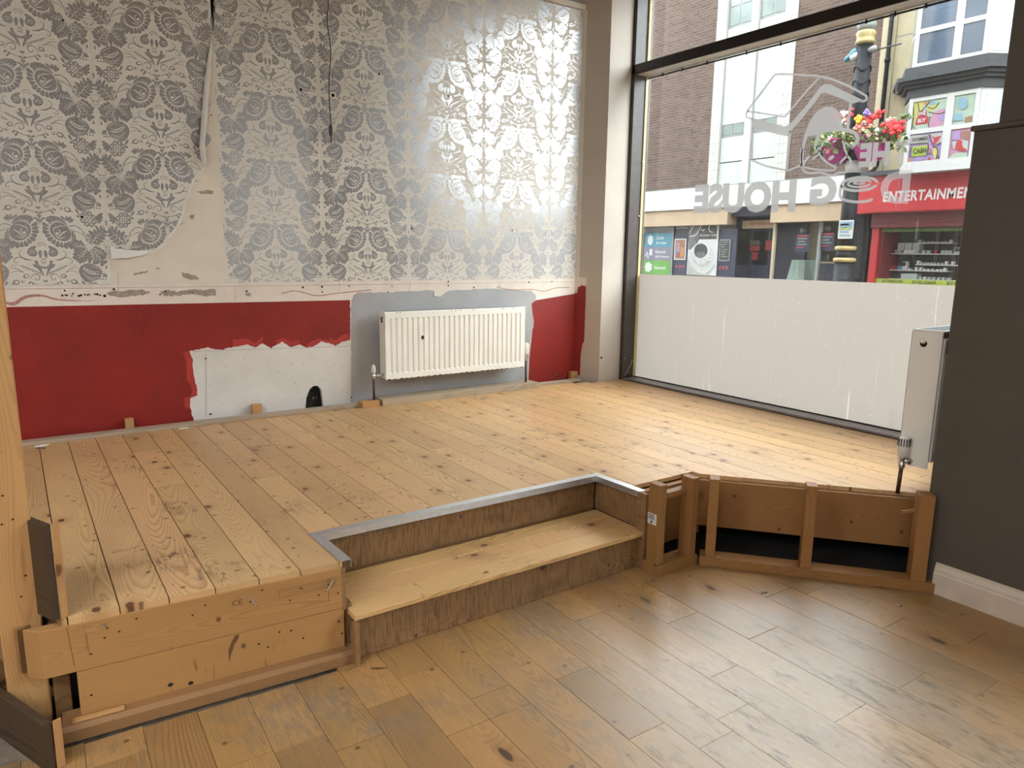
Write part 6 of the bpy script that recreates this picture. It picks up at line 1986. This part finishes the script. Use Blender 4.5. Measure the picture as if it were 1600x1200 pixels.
# drainpipe on the party line
dp = thing('drainpipe', (FX - .12, 8.9, 3.3), 'black drainpipe on the cream wall beside the brick building', 'drainpipe')
q = onX(1383, 130, FX - .12)
tube('pipe', [(FX - .12, q[1], 3.45), (FX - .12, q[1], 8.5)], 0.045, M['black_paint'], dp)
tube('pipe_elbow', [(FX - .12, q[1], 3.46), (FX - .14, q[1] + .06, 3.36), (FX - .16, q[1] + .16, 3.32)], 0.045, M['black_paint'], dp)
for z in (4.2, 5.6, 7.0): tube('pipe_collar', [(FX - .12, q[1], z), (FX - .12, q[1], z + .08)], 0.06, M['black_paint'], dp)

# ---- lamp post with its baskets
LX = 14.0
q = onX(1322, 330, LX); LY = (onX(1330, 330, LX)[1] + onX(1352, 330, LX)[1]) / 2 - 0.0
LY0 = onX(139.3, 420, LX)[1]; LYm = onX(1341, 330, LX)[1]; LYt = onX(1356, 60, LX)[1]
LYa = (onX(1309, 400, LX)[1] + onX(1331, 400, LX)[1]) / 2
lp_ = thing('lamp_post', (LX, LYa, GZ), 'black cast-iron lamp post with gold rings and a white band', 'lamp post')
def lamp_ax(z): return Vector((LX, LYa + (LYt - LYa) * (z - 1.4) / 4.2 * 0.0, z))
zr = lambda px, py: onX(px, py, LX)[2]
z_g1, z_g2 = zr(1317, 406), zr(1319, 388)
cx_ = (LX, LYa, 0)
lathe('base', [(0.22, GZ), (0.22, 0.2), (0.19, 0.3), (0.185, z_g1 - .05)], M['black_paint'], lp_, cx_, (0, 0, 1), 16)
lathe('gold_ring', [(0.17, z_g1 - .05), (0.215, z_g1 - .035), (0.215, z_g1 + .03), (0.17, z_g1 + .045)], M['gold'], lp_, cx_, (0, 0, 1), 16)
lathe('shaft_lower', [(0.175, z_g1 + .04), (0.165, z_g2 - .045)], M['black_paint'], lp_, cx_, (0, 0, 1), 16)
lathe('gold_ring', [(0.16, z_g2 - .05), (0.205, z_g2 - .035), (0.205, z_g2 + .03), (0.16, z_g2 + .045)], M['gold'], lp_, cx_, (0, 0, 1), 16)
zw0, zw1 = zr(1329, 271), zr(1330, 252)
lathe('shaft', [(0.15, z_g2 + .04), (0.145, zw0)], M['black_paint'], lp_, cx_, (0, 0, 1), 16)
lathe('white_band', [(0.147, zw0), (0.147, zw1)], M['letter_white'], lp_, cx_, (0, 0, 1), 16)
zt0, zt1 = zr(1352, 70), zr(1356, 54)
lathe('shaft', [(0.145, zw1), (0.14, zt0)], M['black_paint'], lp_, cx_, (0, 0, 1), 16)
lathe('gold_ring', [(0.15, zt0), (0.19, zt0 + .03), (0.165, zt0 + .08), (0.16, zt0 + .14), (0.185, zt0 + .2), (0.15, zt0 + .25)], M['gold'], lp_, cx_, (0, 0, 1), 16)
lathe('lamp_neck', [(0.15, zt0 + .25), (0.18, zt0 + .36), (0.15, zt0 + .42), (0.18, zt0 + .55), (0.13, zt0 + .62), (0.11, zt0 + 2.5)], M['frame_grey'], lp_, cx_, (0, 0, 1), 16)
for z in (zr(1345, 150), zr(1347, 130), zr(1350, 108)):
    bm = bmesh.new(); tube_bm(bm, [(LX + .15 * math.cos(a), LYa + .15 * math.sin(a), z + .05 * math.sin(3 * a)) for a in [i * .35 for i in range(19)]], .012, 5)
    bm_finish(bm, 'cable_tie', M['black_paint'], lp_)
# socket and bracket
sk = onX(1333, 92, LX)
lathe('blue_socket', [(0.03, 0), (0.05, .05), (0.055, .16), (0.07, .18), (0.07, .3)], M['sign_blue'], lp_, (LX - .05, onX(1322, 96, LX)[1], onX(1322, 96, LX)[2]), (0, -1, .6), 10)
lathe('socket_box', [(0.075, 0), (0.085, .1), (0.07, .16)], M['letter_white'], lp_, (LX - .05, sk[1], sk[2]), (0, -1, .3), 10)
b0, b1 = onX(1362, 78, LX), onX(1409, 68, LX)
tube('bracket_arm', [(LX, LYa - .12, b0[2] - .02), (LX, b1[1], b1[2])], 0.014, M['slate'], lp_)
lathe('bracket_clamp', [(0.05, 0), (0.06, .06), (0.05, .14)], M['frame_grey'], lp_, (LX - .05, LYa - .12, b0[2] - .02), (0, -1, .25), 8)
r_ = fr(1310, 344, 1333, 373, LX - .17)
ps = thing('notice', (LX - .17, LYa, r_[2]), 'blue and white paper notice fixed to the lamp post', 'notice')
fbox('paper', r_, LX - .17, 0.008, M['letter_white'], ps)
H = r_[3] - r_[2]
fbox('photo', (r_[0] - .02, r_[1] + .02, r_[3] - .5 * H, r_[3] - .03), LX - .174, 0.004, M['c_blue'], ps)
fbox('photo_ground', (r_[0] - .02, r_[1] + .02, r_[3] - .5 * H, r_[3] - .4 * H), LX - .176, 0.004, M['leaf_pale'], ps)
for i in range(4): fbox('text_line', (r_[0] - .04, r_[1] + .05 + .04 * (i % 2), r_[2] + .05 + i * .07, r_[2] + .085 + i * .07), LX - .174, 0.004, M['c_blue'], ps)


def basket(pxc, pyc, wpx, lab_, seed, extra=()):
    rg = random.Random(seed)
    c = onX(pxc, pyc, LX - .1); w = abs(onX(pxc - wpx / 2, pyc, LX - .1)[1] - onX(pxc + wpx / 2, pyc, LX - .1)[1])
    b = thing('flower_basket', tuple(c), lab_, 'flower basket', 'flower baskets on the lamp post')
    cx2, cy2, cz2 = c
    hb_ = 0.42
    lathe('planter', [(w * .20, -hb_), (w * .30, -hb_ * .5), (w * .38, 0), (w * .39, .03)], M['magenta'], b, (cx2, cy2, cz2 - .02), (0, 0, 1), 14)
    tube('hook_arm', [(LX, LYa, cz2 - hb_), (cx2, cy2, cz2 - hb_ - .01)], .02, M['black_paint'], b)
    def leaves(name, n, m_, sx, sz, zoff, size):
        vs, fs = [], []
        for _ in range(n):
            a = rg.uniform(0, 6.283); rr = rg.random() ** .5
            p = Vector((cx2 + math.cos(a) * rr * sx * .8, cy2 + math.sin(a) * rr * sx, cz2 + zoff + rg.gauss(0, sz) * (1.1 - rr * .4) - rr * rr * .10))
            n_ = Vector((rg.gauss(0, 1), rg.gauss(0, 1), rg.gauss(0, 1))).normalized(); t_ = n_.orthogonal().normalized(); s_ = n_.cross(t_)
            L = size * rg.uniform(.6, 1.3); k = len(vs)
            vs += [tuple(p), tuple(p + t_ * L * .5 + s_ * L * .3), tuple(p + t_ * L), tuple(p + t_ * L * .5 - s_ * L * .3)]; fs.append((k, k + 1, k + 2, k + 3))
        o = mesh(name, vs, fs, M[m_], b); o['kind'] = 'stuff'
    leaves('foliage', 420, 'leaf', w * .58, .10, .02, .13); leaves('foliage', 300, 'leaf_pale', w * .57, .10, .03, .11)
    return b, rg, w


def flower(b, p, r_, m_, rg, name):
    bm = bmesh.new()
    for i in range(9):
        o = Vector((rg.gauss(0, .5), rg.gauss(0, .5), rg.gauss(0, .4))) * r_
        bmesh.ops.create_icosphere(bm, subdivisions=1, radius=r_ * rg.uniform(.35, .55), matrix=Matrix.Translation(Vector(p) + o))
    bm_finish(bm, name, M[m_], b)


b1_, rg1, w1_ = basket(1362, 214, 78, 'magenta basket of red, pink and yellow flowers right of the lamp post', 3)
for (px, py, r_, m_) in ((1371, 180, .11, 'fl_red'), (1358, 189, .09, 'fl_red'), (1342, 188, .09, 'fl_yellow'), (1346, 186, .07, 'fl_yellow'), (1396, 192, .11, 'fl_red'), (1388, 195, .09, 'fl_red'), (1402, 197, .10, 'fl_red'), (1392, 204, .11, 'fl_red'),
                         (1401, 204, .09, 'fl_red'), (1340, 200, .08, 'fl_pink'), (1346, 197, .07, 'fl_pink'), (1343, 205, .08, 'fl_pink'), (1355, 207, .08, 'fl_pink'), (1390, 188, .07, 'fl_pink'), (1373, 204, .07, 'fl_white'), (1352, 193, .05, 'fl_white'), (1353, 178, .07, 'fl_violet'), (1365, 212, .06, 'fl_white'), (1361, 196, .06, 'fl_pink')):
    flower(b1_, onX(px, py, LX - .35), r_, m_, rg1, 'flower_head')
tube('trailing_stem', spline([tuple(onX(px, py, LX - .2)) for px, py in ((1395, 200), (1404, 190), (1412, 183), (1421, 177))], 3), [.02] * 9 + [.01], M['leaf'], b1_, 5)
lv_, lf_ = [], []
for i in range(60):
    t = rg1.random(); p = Vector(onX(1396 + 26 * t, 200 - 22 * t, LX - .2)) + Vector((rg1.gauss(0, .05), rg1.gauss(0, .05), rg1.gauss(0, .05)))
    d_ = Vector((rg1.gauss(0, 1), rg1.gauss(0, 1), rg1.gauss(0, 1))).normalized(); s_ = d_.orthogonal().normalized(); k = len(lv_)
    lv_ += [tuple(p), tuple(p + d_ * .05 + s_ * .03), tuple(p + d_ * .1), tuple(p + d_ * .05 - s_ * .03)]; lf_.append((k, k + 1, k + 2, k + 3))
o = mesh('trailing_leaves', lv_, lf_, M['leaf'], b1_); o['kind'] = 'stuff'
b2_, rg2, w2_ = basket(1310, 220, 66, 'magenta basket of pink and white flowers left of the lamp post', 9)
for (px, py, r_, m_) in ((1308, 185, .08, 'fl_red'), (1307, 195, .07, 'fl_violet'), (1317, 179, .08, 'fl_white'), (1320, 190, .07, 'fl_white'), (1331, 178, .08, 'fl_red'), (1321, 186, .06, 'fl_pink'), (1292, 222, .09, 'fl_pink'), (1291, 230, .09, 'fl_pink'), (1294, 236, .08, 'fl_pink'),
                         (1299, 215, .06, 'fl_white'), (1324, 210, .07, 'fl_pink'), (1318, 212, .06, 'fl_white'), (1332, 222, .07, 'fl_red')):
    flower(b2_, onX(px, py, LX - .35), r_, m_, rg2, 'flower_head')
